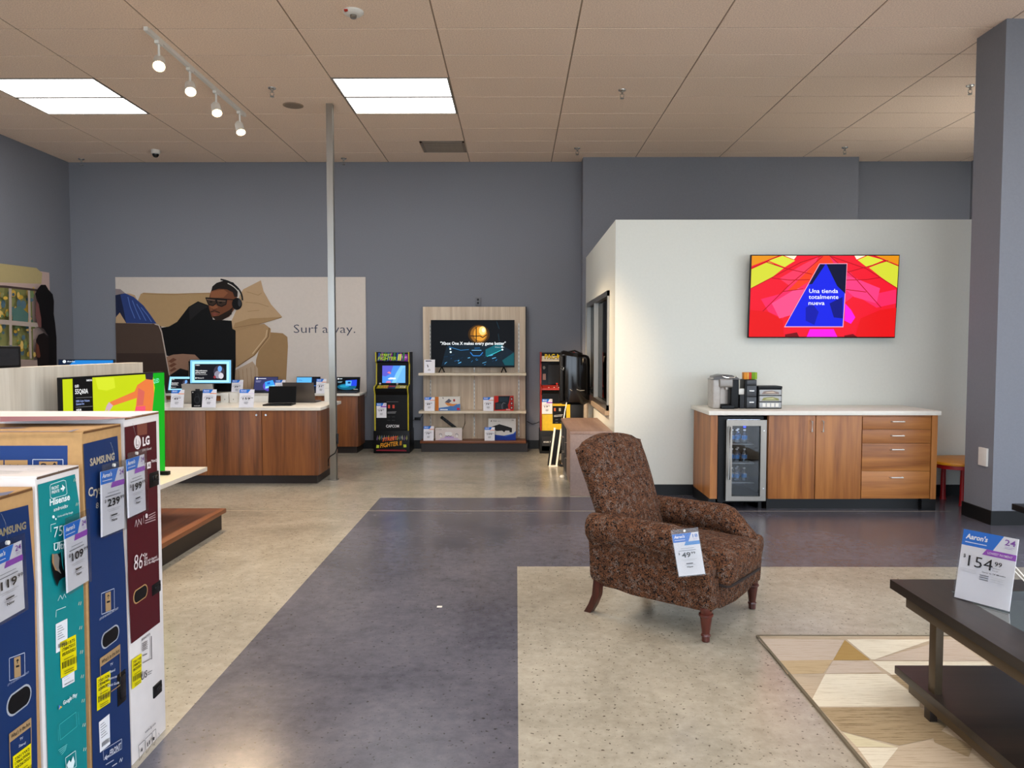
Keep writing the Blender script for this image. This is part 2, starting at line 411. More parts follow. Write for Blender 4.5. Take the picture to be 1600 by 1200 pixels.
# troffers
M_diff = mat('diffuser_lit', '#ffffff', .5, vary=0, emit=LAMP)
LL = {(-3, 0): 'left lit ceiling panel, nearer one of the pair above the counter', (-3, 1): 'left lit ceiling panel, farther one of the pair', (0, 0): 'lit ceiling panel right of the metal pole, nearer of the pair', (0, 1): 'lit ceiling panel right of the metal pole, farther of the pair'}
for i, j in LIGHTS:
    x0, y0 = -1.91+1.22*i, 8.04+.61*j; c = (x0+.61, y0+.305, HC)
    t = thing('ceiling_light', LL.get((i, j), ('nearer' if j == 0 else 'farther')+' lit ceiling panel added unseen behind the pillar' if j >= 0 else 'lit ceiling panel added to the %s row out of view, %s column' % ('street side' if j < -10 else 'middle', {-3: 'far left', 0: 'centre left', 3: 'centre right', 6: 'far right'}[i]) + (', rear one' if j % 2 else ', front one')), 'ceiling light', c, 0, 'lit ceiling panels')  # pair behind the pillar is added, unseen, to brighten the right side
    bm = B()
    for d in ((-.605, .605, -.3, -.282), (-.605, .605, .282, .3), (-.605, -.587, -.282, .282), (.587, .605, -.282, .282)): box(bm, *d, -.008, .03)
    part('frame', bm, mat('troffer_frame', '#8d8780', .6), t, smooth=0)
    bm = B(); box(bm, -.587, .587, -.282, .282, -.002, .02); part('diffuser', bm, M_diff, t, smooth=0)
# air vent
t = thing('air_vent', 'square beige louvred air vent in the ceiling', 'vent', (-1.0, 10.8, HC))
x0, x1, y0, y1 = -.3, .3, -.27, .27
bm = B(); box(bm, x0, x1, y0, y0+.03, -.008, .02); box(bm, x0, x1, y1-.03, y1, -.008, .02); box(bm, x0, x0+.03, y0, y1, -.008, .02); box(bm, x1-.03, x1, y0, y1, -.008, .02)
part('frame', bm, mat('vent_grey', '#8f8073', .6), t)
sl = B(); box(sl, x0+.03, x1-.03, -.012, .012, -.004, .004, M=Matrix.Rotation(.6, 4, 'X')); sm = fin(sl, 'slat', MATS['vent_grey'], 0)
for k in range(12):
    o = link('slat', sm, t); o.location = (0, y0+.05+k*.04, .004)
bm = B(); box(bm, x0, x1, y0, y1, .018, .024); part('back_plate', bm, M_dark, t)
bm = B(); box(bm, -1.9, -1.31, 10.49, 11.08, HC-.004, HC+.02); box(bm, -.69, -.695, 10.49, 11.08, HC-.004, HC+.02); part('filler_tile', bm, M_tile, ceil, smooth=0)
# sprinklers, smoke detector, speaker, dome camera
def sprinkler(px, py, lab):
    p = atz(px, py, HC)
    t = thing('sprinkler', lab, 'sprinkler', (p.x, p.y, HC), 0, 'ceiling sprinklers')
    bm = B(); lathe(bm, [(.045, 0), (.04, -.012), (.02, -.02), (.02, -.022)]); part('escutcheon', bm, M_chrome, t)
    bm = B(); cyl(bm, (0, 0, -.05), .012, .03, seg=8); tube(bm, [(-.018, 0, -.05), (-.02, 0, -.075), (0, 0, -.092)], .004, 6); tube(bm, [(.018, 0, -.05), (.02, 0, -.075), (0, 0, -.092)], .004, 6)
    part('head', bm, M_metal, t)
    bm = B(); cyl(bm, (0, 0, -.097), .022, .004, seg=10); part('deflector', bm, M_metal, t)
for a in ((425, 137, 'sprinkler between the track light and the metal pole'), (972, 140, 'sprinkler above the armchair side, centre of the ceiling'), (1516, 133, 'sprinkler beside the top of the pillar'),
          (127, 248, 'sprinkler at the left end of the back wall'), (537, 247, 'sprinkler near the back wall right of the pole'), (902, 231, 'sprinkler left of the projecting wall section'), (1320, 230, 'sprinkler above the white office')): sprinkler(*a)
p = atz(552, 17, HC); t = thing('smoke_detector', 'white round smoke detector on the ceiling', 'smoke detector', p)
bm = B(); lathe(bm, [(.085, 0), (.085, -.015), (.07, -.03), (.045, -.036)], seg=28); part('housing', bm, M_wpl, t)
bm = B(); lathe(bm, [(.028, -.036), (.028, -.055), (.02, -.062)], seg=16); part('sensor', bm, M_metal, t)
bm = B(); box(bm, -.06, -.03, -.078, -.05, -.03, -.018); part('indicator', bm, ink('#b03020'), t)
p = atz(458, 164, HC); t = thing('ceiling_speaker', 'flush round beige speaker grille in the ceiling', 'speaker', p)
bm = B(); lathe(bm, [(.115, -.004), (.115, -.01), (.1, -.012)], seg=28); part('rim', bm, M_grid, t)
bm = B(); lathe(bm, [(.098, -.006), (.098, -.0125)], seg=28); part('grille', bm, mat('grille', '#8c7b6c', .8, vary=.3, scale=300), t)
p = atz(243, 234, HC); t = thing('dome_camera', 'small white dome security camera near the back wall', 'camera', p)
bm = B(); lathe(bm, [(.06, 0), (.06, -.05), (.05, -.06)], seg=20); part('housing', bm, M_wpl, t)
bm = B(); lathe(bm, [(.045, -.058), (.042, -.08), (.028, -.1), (.005, -.108)], seg=16); part('dome', bm, M_gloss, t)
# track light
def track(p0, p1, n, lab, aim, watts, heads=None, cone=75):
    p0, p1 = Vector(p0), Vector(p1); d = p1-p0
    t = thing('track_light', lab, 'track light', p0)
    bm = B(); box(bm, -.018, .018, 0, d.length, -.035, 0); R = Matrix.Rotation(math.atan2(-d.x, d.y), 4, 'Z')
    for v in bm.verts: v.co = R @ v.co
    part('track', bm, M_wpl, t, smooth=0)
    for k in range(n):
        f = heads[k] if heads else (k+.5)/n
        q = d*f; hp = q+Vector((0, 0, -.22))
        dirv = (Vector(aim(k))-(p0+hp)).normalized()
        bm = B(); cyl(bm, (q.x, q.y, -.2), .011, .17, seg=8); box(bm, q.x-.02, q.x+.02, q.y-.045, q.y+.045, -.06, -.03)
        a = part('stem', bm, M_wpl, t)
        rot = Vector((0, 0, -1)).rotation_difference(dirv).to_matrix().to_4x4(); rot.translation = hp
        bm = B(); lathe(bm, [(.03, .09), (.048, .06), (.052, -.05), (.056, -.065), (.05, -.065), (.047, -.05)], seg=18)
        for v in bm.verts: v.co = rot @ v.co
        h = part('lamp_head', bm, M_wpl, t)
        bm = B(); lathe(bm, [(.046, -.045), (.045, -.058), (.02, -.07)], seg=16)
        for v in bm.verts: v.co = rot @ v.co
        part('bulb', bm, mat('bulb_lit', '#ffd9a0', .5, vary=0, emit=14), h)
        l = bpy.data.lights.new('spot', 'SPOT'); l.energy = watts; l.color = (1, .74, .46); l.spot_size = math.radians(cone); l.spot_blend = .7; l.shadow_soft_size = .05
        lo = bpy.data.objects.new('spot', l); COL.objects.link(lo); lo.parent = t
        lo.location = hp+dirv*.085; lo.rotation_euler = dirv.to_track_quat('-Z', 'Y').to_euler()
track((-3.2, 6.76, HC-.004), (-3.22, 9.25, HC-.004), 4, 'white track light with four glowing spot heads', lambda k: (-1.9, 3.8+1.2*k, .6), SPOT, (.1, .37, .64, .93))
track((-2.2, 3.6, HC-.004), (-2.2, 5.6, HC-.004), 3, 'white track light added unseen over the walkway to warm the side wall', lambda k: (1.0, 9.3+.5*k, .9), SPOT*7, None, 24)  # unseen track added for the warm light on the side wall

# metal pole
p = atz(519, 745); px_, py_ = -2.165, 8.9
t = thing('metal_pole', 'tall slotted grey metal pole from floor to ceiling beside the island counter', 'pole', (px_+.04, py_, 0))
bm = B(); prism(bm, [(-.036, -.036), (.036, -.036), (.036, -.012), (.028, -.012), (.028, .012), (.036, .012), (.036, .036), (-.036, .036), (-.036, .012), (-.012, .012), (-.012, -.012), (-.036, -.012)], 'z', 0, HC-.005)
part('post', bm, M_metal, t, smooth=0)
bm = B(); box(bm, -.05, .05, -.05, .05, 0, .008); part('base_plate', bm, M_metal, t)
bm = B(); tube(bm, [(.04, -.02, .45), (.05, -.03, .38), (.03, -.06, .32), (-.03, -.07, .28), (-.05, -.05, .24), (-.05, -.05, .17)], .006); part('cable', bm, M_black, t)
bm = B(); box(bm, .036, .056, -.02, .02, .42, .54, .004); part('socket', bm, M_dark, t)
# wall plates
bm = B(); q = atx(1537, 715, 4.128); q.z = .55
box(bm, 4.128-.006, 4.14, 6.71, 6.83, .5, .66, .003); t = solo('wall_plate', bm, M_wpl, 'blank white wall plate low on the pillar', 'wall plate', (4.13, 6.77, .5))
t.location.z = .5
a = aty(747, 471, YB)
t = thing('wall_outlet', 'grey outlet box on the back wall above the gaming shelf', 'outlet', (a.x, YB, a.z-.06))
bm = B(); box(bm, -.04, .04, -.03, 0, 0, .12, .004); part('box', bm, mat('outlet_grey', '#6d6f76', .5), t)
bm = B(); box(bm, -.015, .015, -.034, -.028, .02, .05); box(bm, -.015, .015, -.034, -.028, .07, .1); part('socket', bm, M_dark, t)
# ================================================================ PRICE CARDS
BLUE, PURPLE, ORANGE = '#1f74d8', '#a04fc0', '#f0a27c'
def card_print(P, W, H, price, cents, months, second=PURPLE, big=False, plain=False):
    R = lambda c, *a: P.poly(c, [(x*W, y*H) for x, y in a], True)
    top = .80 if not big else .775
    R(BLUE, (.0, 1), (.74, 1), (.58, top), (0, top))
    P.text("Aaron's", .06*W, (top+.10)*H, .062*H if not big else .07*H, '#ffffff', W*.40, .03, .15, True)
    P.line('#dfe9fb', [(.06*W, (top+.05)*H), (.46*W, (top+.05)*H)], .012*H, True)
    if not plain:
        R(second, (.47, top), (1, top), (1, top-.085), (.40, top-.085))
        P.text(str(months), .77*W, .885*H, .08*H, '#8d4fae' if second == PURPLE else '#2f70c8', W*.19, .01, 0, True)
        P.line('#b9a3cc', [(.78*W, .86*H), (.95*W, .86*H)], .006*H, True); P.line('#b9a3cc', [(.78*W, .84*H), (.92*W, .84*H)], .006*H, True)
        if big: P.text('LOWEST PAYMENT', .50*W, (top-.062)*H, .033*H, '#f0dcf5', W*.44, .015, 0, True)
    else: R(second, (.55, top), (1, top), (1, top-.05), (.5, top-.05))
    if big:
        P.text('$', .07*W, .60*H, .05*H, '#1b1b1d', None, .01, 0, True)
        P.text(price, .17*W, .49*H, .155*H, '#1b1b1d', W*.45, 0, 0, True)
        P.text(cents, .65*W, .565*H, .062*H, '#1b1b1d', W*.13, .01, 0, True)
        P.text('PER MONTH', .63*W, .525*H, .012*H, '#55555a', None, 0, 0, True); P.text('PLUS TAX', .63*W, .49*H, .012*H, '#55555a', None, 0, 0, True)
        P.text('Same as 24 Months', .45*W, .44*H, .018*H, '#2a2a2d', W*.42, .01, 0, True)
        for k in range(3): P.line('#8a8a8e', [(.42*W, (.40-.03*k)*H), (.58*W, (.40-.03*k)*H)], .016*H, True)
        for k in range(3): P.line('#c4c4c8', [(.62*W, (.40-.03*k)*H), (.86*W, (.40-.03*k)*H)], .008*H, True)
        for k in range(3): P.line('#c4c4c8', [(.05*W, (.44-.02*k)*H), (.36*W, (.44-.02*k)*H)], .007*H, True)
    else:
        for k, (a, b, c) in enumerate(((.25, .75, '#a9a9ae'), (.15, .80, '#77777c'))): P.line(c, [(a*W, (.645-.05*k)*H), (b*W, (.645-.05*k)*H)], .012*H, True)
        P.text('$', .12*W, .51*H, .05*H, '#121214', None, .02, 0, True)
        P.text(price, .24*W, .435*H, .115*H, '#121214', W*(.17*len(price)), .022, 0, True)
        P.text(cents, (.26+.17*len(price))*W, .50*H, .055*H, '#121214', W*.17, .012, 0, True)
        P.line('#c9c9cd', [(.2*W, .385*H), (.78*W, .385*H)], .008*H, True); P.line('#c9c9cd', [(.25*W, .36*H), (.7*W, .36*H)], .008*H, True)
        P.line('#3b3b3f', [(.36*W, .285*H), (.62*W, .285*H)], .022*H, True); P.line('#a9a9ae', [(.3*W, .255*H), (.7*W, .255*H)], .008*H, True)
        P.text('New', .37*W, .19*H, .042*H, '#121214', W*.24, .025, 0, True)
M_paper = mat('paper_white', '#eceaf0', .55, vary=.01)
def hang_tag(label, tl, tr, bl, plane, price, cents, months, col2=PURPLE, string=.06, off=0.0, group='hanging price tags'):
    a, b, c = plane(*tl), plane(*tr), plane(*bl)
    u, v = b-a, a-c; W, H = u.length, v.length
    t = thing('price_tag', label, 'price tag', (0, 0, 0), 0, group)
    M = basis(c, u, v); M.translation = M.translation + M.to_3x3() @ Vector((0, 0, off))
    t.matrix_world = M
    bm = B(); box(bm, .004, W-.004, .004, H*.90, -.001, .0); part('card', bm, M_paper, t, smooth=0)
    P = Print(Matrix.Translation((.004, .004, 0))); card_print(P, W-.008, H*.90-.004, price, cents, months, col2); P.build('print', t)
    bm = B(); box(bm, 0, W, 0, H, .0075, .0082); part('sleeve', bm, M_clear, t, smooth=0)
    if string:
        bm = B(); tube(bm, [(W*.5, H*.955, .005), (W*.49, H+string*.6, .004), (W*.47, H+string, -.004)], .0012, 5); part('string', bm, M_clear, t)
        bm = B(); cyl(bm, (W*.5, H*.955, .002), .006, .007, seg=10); part('grommet', bm, M_wpl, t)
    return t
def sign(label, base, W, H, price, cents, months=24, col2=ORANGE, rz=0, tilt=.22, group='small price signs', plain=True, face=None, foot=True):
    """standing card on a foot; base = world point of the middle of its lower edge"""
    t = thing('price_sign', label, 'price sign', base, rz, group)
    M = Matrix.Translation((-W/2, 0, 0)) @ basis((0, 0, .002), (1, 0, 0), (0, tilt, 1))
    bm = B(); box(bm, 0, W, 0, H, -.003, 0)
    for v in bm.verts: v.co = M @ v.co
    part('card', bm, M_paper, t, smooth=0)
    P = Print(M); (face or card_print)(P, W, H, price, cents, months, col2, False, plain) if not face else face(P, W, H); P.build('print', t)
    if not foot: return t
    bm = B(); box(bm, -W*.42, W*.42, .003, .003+H*.35, 0, .003); part('foot', bm, M_clear, t, smooth=0)
    return t

# ================================================================ TELEVISION CARTONS (left foreground)
BX = -1.42
def carton(label, y0, y1, h, xl, m, lipm):
    t = thing('tv_carton', label, 'carton', (BX-.6, (y0+y1)/2, 0), 0, 'television cartons')
    bm = B(); box(bm, xl, BX, y0, y1, 0, h, .004, 2); part('body', bm, m, t, True)
    bm = B()    # top flaps folded over the end
    box(bm, xl+.01, BX+.001, y0+.006, (y0+y1)/2-.002, h, h+.005); box(bm, xl+.01, BX+.001, (y0+y1)/2+.002, y1-.006, h, h+.005)
    part('top_flap', bm, m, t, True, 0)
    bm = B(); box(bm, BX-.002, BX+.0025, y0+.008, y1-.008, h-.005, h+.002); part('flap_edge', bm, lipm, t, True, 0)
    return t
Z1 = ((0, 640, 270, 910), (1200, 1200)); Z2 = ((0, 900, 270, 1200), (1080, 1200))
def tx(P, s, p0, p1, hpx, col, bold=.01, shear=0):
    a, b = P.map(p0), P.map(p1); c = P.map((p0[0], p0[1]-hpx)); d = math.hypot(b[0]-a[0], b[1]-a[1])
    P.text(s, a[0], a[1], abs(c[1]-a[1]), col, d, bold, shear, True, math.atan2(b[1]-a[1], b[0]-a[0])); return P
def endface(): return Print(XP((BX+.0035, 0, 0)), step=.0003, rough=.4)
def hole(t, ya, yb, za, zb, slope=0, rim=M_card):
    """moulded hand hole: dark oval set in a rim"""
    c, r = ((ya+yb)/2, (za+zb)/2), (zb-za)/2; n = 10; pts = []
    for k in range(2*n):
        a = PI*k/n; s = 1 if math.cos(a) >= 0 else -1
        y = c[0]+s*((yb-ya)/2-r)+r*math.cos(a); pts.append((y, c[1]+r*math.sin(a)))
    cy_, cz_ = c; big = [(cy_+(p[0]-cy_)*1.12, cz_+(p[1]-cz_)*1.18) for p in pts]
    bm = B(); prism(bm, big, 'x', BX-.002, BX+.0042); part('hole_rim', bm, rim, t, True, 0)
    bm = B(); prism(bm, pts, 'x', BX-.03, BX+.005); part('hand_hole', bm, M_black, t, True, 0)
def clip(t, y0, y1, z0, z1):
    bm = B(); box(bm, BX-.01, BX+.006, y0, y1, z0, z1, .003); c = part('clip', bm, M_black, t, True)
    bm = B(); box(bm, BX+.005, BX+.009, y0+(y1-y0)*.3, y1-.006, z0+.02, z1-.012, .002); part('clip_latch', bm, M_gloss, c, True)
def yel_sticker(t, zone, quad, l1, l2, l3):
    P = endface(); P.pix(*zone); P.k = 8
    P.poly('#e8d800', quad); (ax, ay), (bx, by), (cx, cy), (dx, dy) = quad
    def q(u, v): return (ax+(bx-ax)*u+(dx-ax)*v, ay+(by-ay)*u+(dy-ay)*v)
    hgt = dy-ay
    for s, v in ((l1, .17), (l2, .29), (l3, .42)): tx(P, s, q(.1, v), q(.92, v), hgt*.09, '#20200a', .02)
    for k in range(16): P.poly('#2a2a10', [q(.08+.053*k, .58), q(.08+.053*k+.02+.02*(k % 3 == 0), .58), q(.08+.053*k+.02+.02*(k % 3 == 0), .76), q(.08+.053*k, .76)])
    for v in (.50, .83, .89): P.poly('#6b6610', [q(.1, v), q(.7, v), q(.7, v+.02), q(.1, v+.02)])
    P.build('sticker', t, True, 'yellow barcode sticker')
def white_label(t, zone, quad, rows=6):
    P = endface(); P.pix(*zone); P.k = 5
    P.poly('#e9e9ec', quad); (ax, ay), (bx, by), (cx, cy), (dx, dy) = quad
    def q(u, v): return (ax+(bx-ax)*u+(dx-ax)*v, ay+(by-ay)*u+(dy-ay)*v)
    for k in range(rows):
        v = .12+.5*k/rows; P.poly('#8a8a90', [q(.12, v), q(.5+.3*((k*7) % 3)/3, v), q(.5+.3*((k*7) % 3)/3, v+.025), q(.12, v+.025)])
    for k in range(12): P.poly('#3a3a40', [q(.15+.055*k, .72), q(.18+.055*k, .72), q(.18+.055*k, .86), q(.15+.055*k, .86)])
    P.build('label_sticker', t, True, 'white shipping label')
def lift_icon(P, x0, y0, x1, y1, sl):      # picture: framed carton with an arrow
    P.line('#b9bfd0', [(x0, y0), (x1, y0-sl), (x1+2, y1-sl), (x0+2, y1), (x0, y0)], .0022)
    w_ = x1-x0
    P.poly('#a98a62', [(x0+w_*.3, y0+8-sl*.3), (x0+w_*.72, y0+8-sl*.7), (x0+w_*.75, y1-4-sl*.75), (x0+w_*.33, y1-4-sl*.35)])
    cx = x0+w_*.52; yy = y0+26-sl*.5
    P.line('#15171f', [(cx, yy+24), (cx, yy)], .003); P.line('#15171f', [(cx-7, yy+10), (cx, yy-2), (cx+7, yy+6)], .003)
    P.poly('#15171f', [(cx-10, yy+38), (cx+10, yy+32), (cx+10, yy+44), (cx-10, yy+50)])
NAVY = '#16305f'
# --- LG carton (farthest)
LGY = (2.765, 3.04); t = lg = carton('white and maroon 86 inch television carton, farthest of the four', *LGY, 1.29, -3.55, M_wbox, mat('board_edge', '#7a5436', .9))
P = endface().pix(*Z1)
P.poly('#4d1019', [(866, 122), (1084, 78), (1104, 1100), (1111, 1476), (911, 1627), (890, 1200)])
P.poly('#7b4334', [(950, 106), (1020, 92), (1020, 170), (955, 182)])
P.ell('#e8dedb', 953, 228, 24, 48); P.line('#4d1019', [(944, 205), (944, 248), (956, 246)], .003); P.line('#4d1019', [(960, 215), (966, 236), (957, 262), (942, 262)], .002)
tx(P, 'LG', (988, 252), (1036, 238), 58, '#efe6e3', .04); tx(P, "Life's Good", (985, 290), (1046, 276), 17, '#d8c8c6', .01)
tx(P, '/', (998, 415), (1010, 410), 42, '#efe6e3', .03); P.poly('#efe6e3', [(1016, 368), (1042, 361), (1043, 404), (1017, 412)]); tx(P, 'AI', (1021, 400), (1038, 396), 26, '#4d1019', .02)
tx(P, 'ThinQ', (1044, 368), (1084, 358), 17, '#efe6e3', .02)
P.line('#c9b3b3', [(930, 815), (940, 765), (948, 815)], .003); P.line('#c9b3b3', [(955, 800), (955, 760), (975, 800), (975, 755)], .003); P.line('#c9b3b3', [(990, 790), (990, 735)], .002)
P.ell('#d8c6c6', 1010, 738, 9, 17)
for k in range(4): P.line('#b89a9a', [(1025 if k < 2 else 998, 735+k*17-(0 if k < 2 else -3)), (1070, 712+k*17)], .0035)
tx(P, '86', (918, 1118), (978, 1100), 108, '#e3d5d3', -.005); P.ell('#e3d5d3', 984, 1012, 4, 7)
tx(P, 'Class', (988, 1020), (1010, 1010), 22, '#e3d5d3'); tx(P, 'Clase', (988, 1042), (1012, 1034), 20, '#e3d5d3')
tx(P, '85.5 inch diagonal', (988, 1066), (1076, 1028), 18, '#e3d5d3'); tx(P, '85,5 de diagonale', (988, 1086), (1092, 1042), 18, '#e3d5d3')
P.build('print', t, True)
P = endface().pix(*Z2); P.k = 3
tx(P, '86NANO75UPA', (886, 408), (938, 368), 16, '#3b3638')
for k in range(5): P.line('#8a8484', [(886, 425+k*11), (920, 405+k*11)], .0035)
P.line('#4a4546', [(942, 375), (944, 520)], .006); P.line('#6a6566', [(886, 500), (915, 485)], .004); P.line('#6a6566', [(886, 545), (940, 515)], .003)
tx(P, 'US', (876, 655), (914, 628), 44, '#3b3638'); P.line('#8a8484', [(918, 605), (945, 590)], .003); P.line('#8a8484', [(918, 618), (940, 606)], .003)
tx(P, 'www.lg.com', (900, 985), (966, 925), 16, '#3b3638')
for k, g in enumerate(('4', 'II', 'I')):
    x = 858+k*42; y = 1060-k*42; w_ = (38, 40, 22)[k]
    P.line('#3b3638', [(x, y), (x+w_, y-w_*.95), (x+w_+3, y+62-w_*.95), (x+5, y+96), (x, y)], .0022); tx(P, g, (x+12, y+50), (x+w_*.7, y+30), 26, '#3b3638', .02)
P.line('#8a8484', [(975, 1010), (982, 980), (990, 1000), (975, 1010)], .002)
P.build('shipping_print', t, True)

for q0, q1 in (((232, 763), (246, 735)), ((236, 932), (249, 906)), ((239, 1092), (251, 1062))):
    a, b = atx(*q0, BX), atx(*q1, BX); clip(t, a.y, b.y, a.z, b.z)
a, b = atx(208, 943, BX), atx(228, 925, BX); hole(t, a.y, b.y, a.z-.003, a.z+.043)
yel_sticker(t, Z2, [(820, 525), (882, 482), (880, 665), (822, 710)], '7301Y58', '170847011', '05/23/2021')
P = Print(ZP((0, 0, 1.2955)), step=.0003).pix()
P.poly('#8d4a58', [(0, 651), (130, 650.5), (215, 652), (150, 656), (0, 659)]); P.build('top_print', t, True)
# --- Samsung carton (third)
t = s2 = carton('brown and navy television carton standing against the maroon one', 2.495, 2.745, 1.27, -3.4, M_card, mat('board_edge2', '#6b451f', .9))
P = endface().pix(*Z1)
P.poly(NAVY, [(578, 240), (815, 182), (872, 1156), (911, 2489), (925, 2900), (655, 2900), (644, 2489), (617, 1156)])
tx(P, 'SAMSUNG', (624, 392), (795, 346), 50, '#b3a48a', .035)
tx(P, 'Crystal', (612, 606), (745, 570), 62, '#c4b8a0', .02); tx(P, '8 Series', (664, 688), (790, 650), 40, '#c4b8a0', 0)
P.build('print', t, True)
P = endface().pix(*Z2); P.k = 3
lift_icon(P, 632, 110, 712, 240, 32); tx(P, 'LIFT UP ON HANDLE, NOT DROP', (618, 278), (735, 205), 13, '#a9b0c4', .02)
P.line('#a98a62', [(620, 520), (746, 428), (748, 680), (628, 770), (620, 520)], .003)
P.poly('#a98a62', [(620, 515), (746, 428), (747, 480), (622, 570)]); tx(P, "What's in the box", (630, 552), (742, 472), 26, '#15171f', .015)
for k, s in enumerate(('TV', 'Stand', 'Remote', 'Quick Guide')): tx(P, s, (682-k*6, 565+k*43), (700+k*12, 553+k*40), 16, '#c9ccd8')
P.line('#a9b0c4', [(636, 1090), (752, 1018), (752, 1080), (640, 1150), (636, 1090)], .0025); tx(P, 'FRONT', (676, 1128), (746, 1078), 38, '#c9ccd8', .02)
P.line('#c9ccd8', [(672, 1122), (645, 1138)], .004); P.line('#c9ccd8', [(656, 1118), (645, 1138), (660, 1146)], .003)
P.line('#a9b0c4', [(650, 1180), (700, 1150)], .003); P.line('#c9ccd8', [(690, 1190), (720, 1170)], .003); P.line('#c9ccd8', [(735, 1165), (742, 1140), (748, 1160), (755, 1135)], .003)
P.build('handling_print', t, True, None, 'stuff')
a, b = atx(158, 1003, BX), atx(183, 984, BX); hole(t, a.y, b.y, (a.z+b.z)/2-.028, (a.z+b.z)/2+.022, rim=mat('hole_rim_pale', '#a9adb5', .4))
yel_sticker(t, Z2, [(600, 640), (686, 590), (685, 790), (602, 845)], '7301506', '170940906', '03/09/2021')
white_label(t, Z2, [(615, 915), (682, 860), (686, 1050), (622, 1105)])
clip(t, 2.665, 2.725, .27, .385)
P = Print(YM((0, 2.4945, 0)), step=.0003).pix((0, 640, 140, 780), (1200, 1200))        # long front face
P.poly('#1c3a74', [(-900, 485), (905, 482), (912, 2400), (-900, 2400)]); P.line('#c9ccd8', [(440, 900), (440, 668), (845, 668), (845, 900)], .0022)
P.poly('#b98f5c', [(525, 695), (770, 695), (770, 900), (525, 900)]); tx(P, '2', (550, 812), (640, 812), 95, '#17192a', .02)
P.line('#17192a', [(735, 800), (735, 715)], .003); P.line('#17192a', [(712, 745), (735, 712), (758, 745)], .003)
P.poly('#b98f5c', [(68, 675), (375, 675), (375, 900), (68, 900)]); tx(P, 'hulu', (135, 790), (305, 790), 55, '#17192a', .03)
P.poly('#b98f5c', [(-300, 675), (52, 675), (52, 900), (-300, 900)]); P.build('front_print', t, True)
P = Print(ZP((0, 0, 1.2755)), step=.0003).pix((0, 640, 140, 780), (1200, 1200))
P.poly('#555b7c', [(-300, 300), (960, 296), (1080, 255), (900, 290), (-300, 292)]); P.poly('#555b7c', [(0, 245), (400, 240), (250, 250), (0, 256)]); P.build('top_print', t, True)
# --- Hisense carton (second)
t = hs = carton('white and teal 75 inch television carton with a torn hole', 2.245, 2.475, 1.162, -3.2, M_wbox, mat('board_edge3', '#5f4a3a', .9))
P = endface().pix(*Z1); TEAL = '#0d8285'
P.poly(TEAL, [(262, 522), (520, 448), (548, 640), (578, 1200), (605, 2489), (612, 2900), (345, 2900), (333, 2489), (293, 1156)])
P.line('#d6ebea', [(352, 520), (440, 490), (455, 495), (464, 580), (455, 592), (362, 618), (350, 608), (345, 535), (352, 520)], .0018)
tx(P, 'FRONT', (357, 560), (408, 545), 22, '#e6f2f1', .02); tx(P, 'FRENTE', (357, 586), (410, 571), 20, '#e6f2f1', .02)
P.poly('#e6f2f1', [(418, 545), (430, 541), (428, 520), (450, 540), (432, 572), (431, 555), (419, 558)])
tx(P, 'Hisense', (342, 668), (482, 625), 46, '#e6f2f1', .03); tx(P, 'androidtv', (368, 708), (468, 678), 26, '#e6f2f1', .01)
P.ell('#e6f2f1', 366, 745, 9, 11); P.ell('#e6f2f1', 382, 760, 5, 7); tx(P, 'Works with Hey Google', (392, 752), (500, 718), 15, '#d6ebea')
tx(P, '75', (366, 890), (428, 872), 74, '#e6f2f1', -.005); P.line('#d6ebea', [(345, 850), (345, 800), (380, 790)], .0015); P.line('#d6ebea', [(362, 932), (440, 910)], .002)
tx(P, 'Ultra', (364, 982), (465, 955), 50, '#e6f2f1', .02)
for x, y in ((512, 490), (526, 658)): P.line('#d9d2b8', [(x-10, y+10), (x-4, y-12)], .002); P.line('#d9d2b8', [(x, y+8), (x+6, y-12)], .002)
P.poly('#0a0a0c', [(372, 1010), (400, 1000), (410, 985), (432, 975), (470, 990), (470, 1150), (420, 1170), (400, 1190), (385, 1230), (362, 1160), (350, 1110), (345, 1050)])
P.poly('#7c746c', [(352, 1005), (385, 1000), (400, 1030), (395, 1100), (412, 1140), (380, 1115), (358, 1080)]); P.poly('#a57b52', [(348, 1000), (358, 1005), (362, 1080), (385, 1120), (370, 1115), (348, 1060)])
P.build('print', t, True)
bm = B(); V = [atx(*(q[0]*.225, 640+q[1]*.225), BX) for q in ((402, 990), (420, 970), (445, 975), (460, 1140), (430, 1150), (412, 1080))]
A = [bm.verts.new(v+Vector((.004, 0, 0))) for v in V]; C = [bm.verts.new(v+Vector((.012 if k in (0, 5) else .007, 0, 0))) for k, v in enumerate(V)]
bm.faces.new(A); bm.faces.new(C[::-1])
for k in range(6): bm.faces.new((A[k], C[k], C[(k+1) % 6], A[(k+1) % 6]))
part('torn_flap', bm, mat('teal_board', TEAL, .5), t, True, 0)
P = endface().pix(*Z2); P.k = 3
P.line('#d6ebea', [(348, 258), (350, 215), (410, 192)], .0018); P.line('#bfe0de', [(360, 155), (375, 120), (388, 145), (400, 112), (410, 135)], .0025)
for k in range(7): x, y = 497+k*4, 175+k*152; P.line('#e3dcc3', [(x-9, y+8), (x-4, y-14)], .0028); P.line('#e3dcc3', [(x+2, y+6), (x+7, y-16)], .0028)
P.poly('#e9b33a', [(355, 806), (378, 818), (356, 836)]); P.poly('#4a86d8', [(355, 806), (366, 812), (356, 836)]); tx(P, 'Google Play', (382, 808), (470, 750), 26, '#e6f2f1', .02)
P.line('#3fb0ae', [(358, 930), (462, 850), (468, 940), (364, 1025), (358, 930)], .002); P.line('#3fb0ae', [(350, 960), (352, 1030)], .0015); P.line('#3fb0ae', [(474, 850), (480, 930)], .0015)
for k in range(4): P.line('#6fc7c4', [(350+k*6, 1090+k*9), (405-k*3, 1052+k*10)], .002)
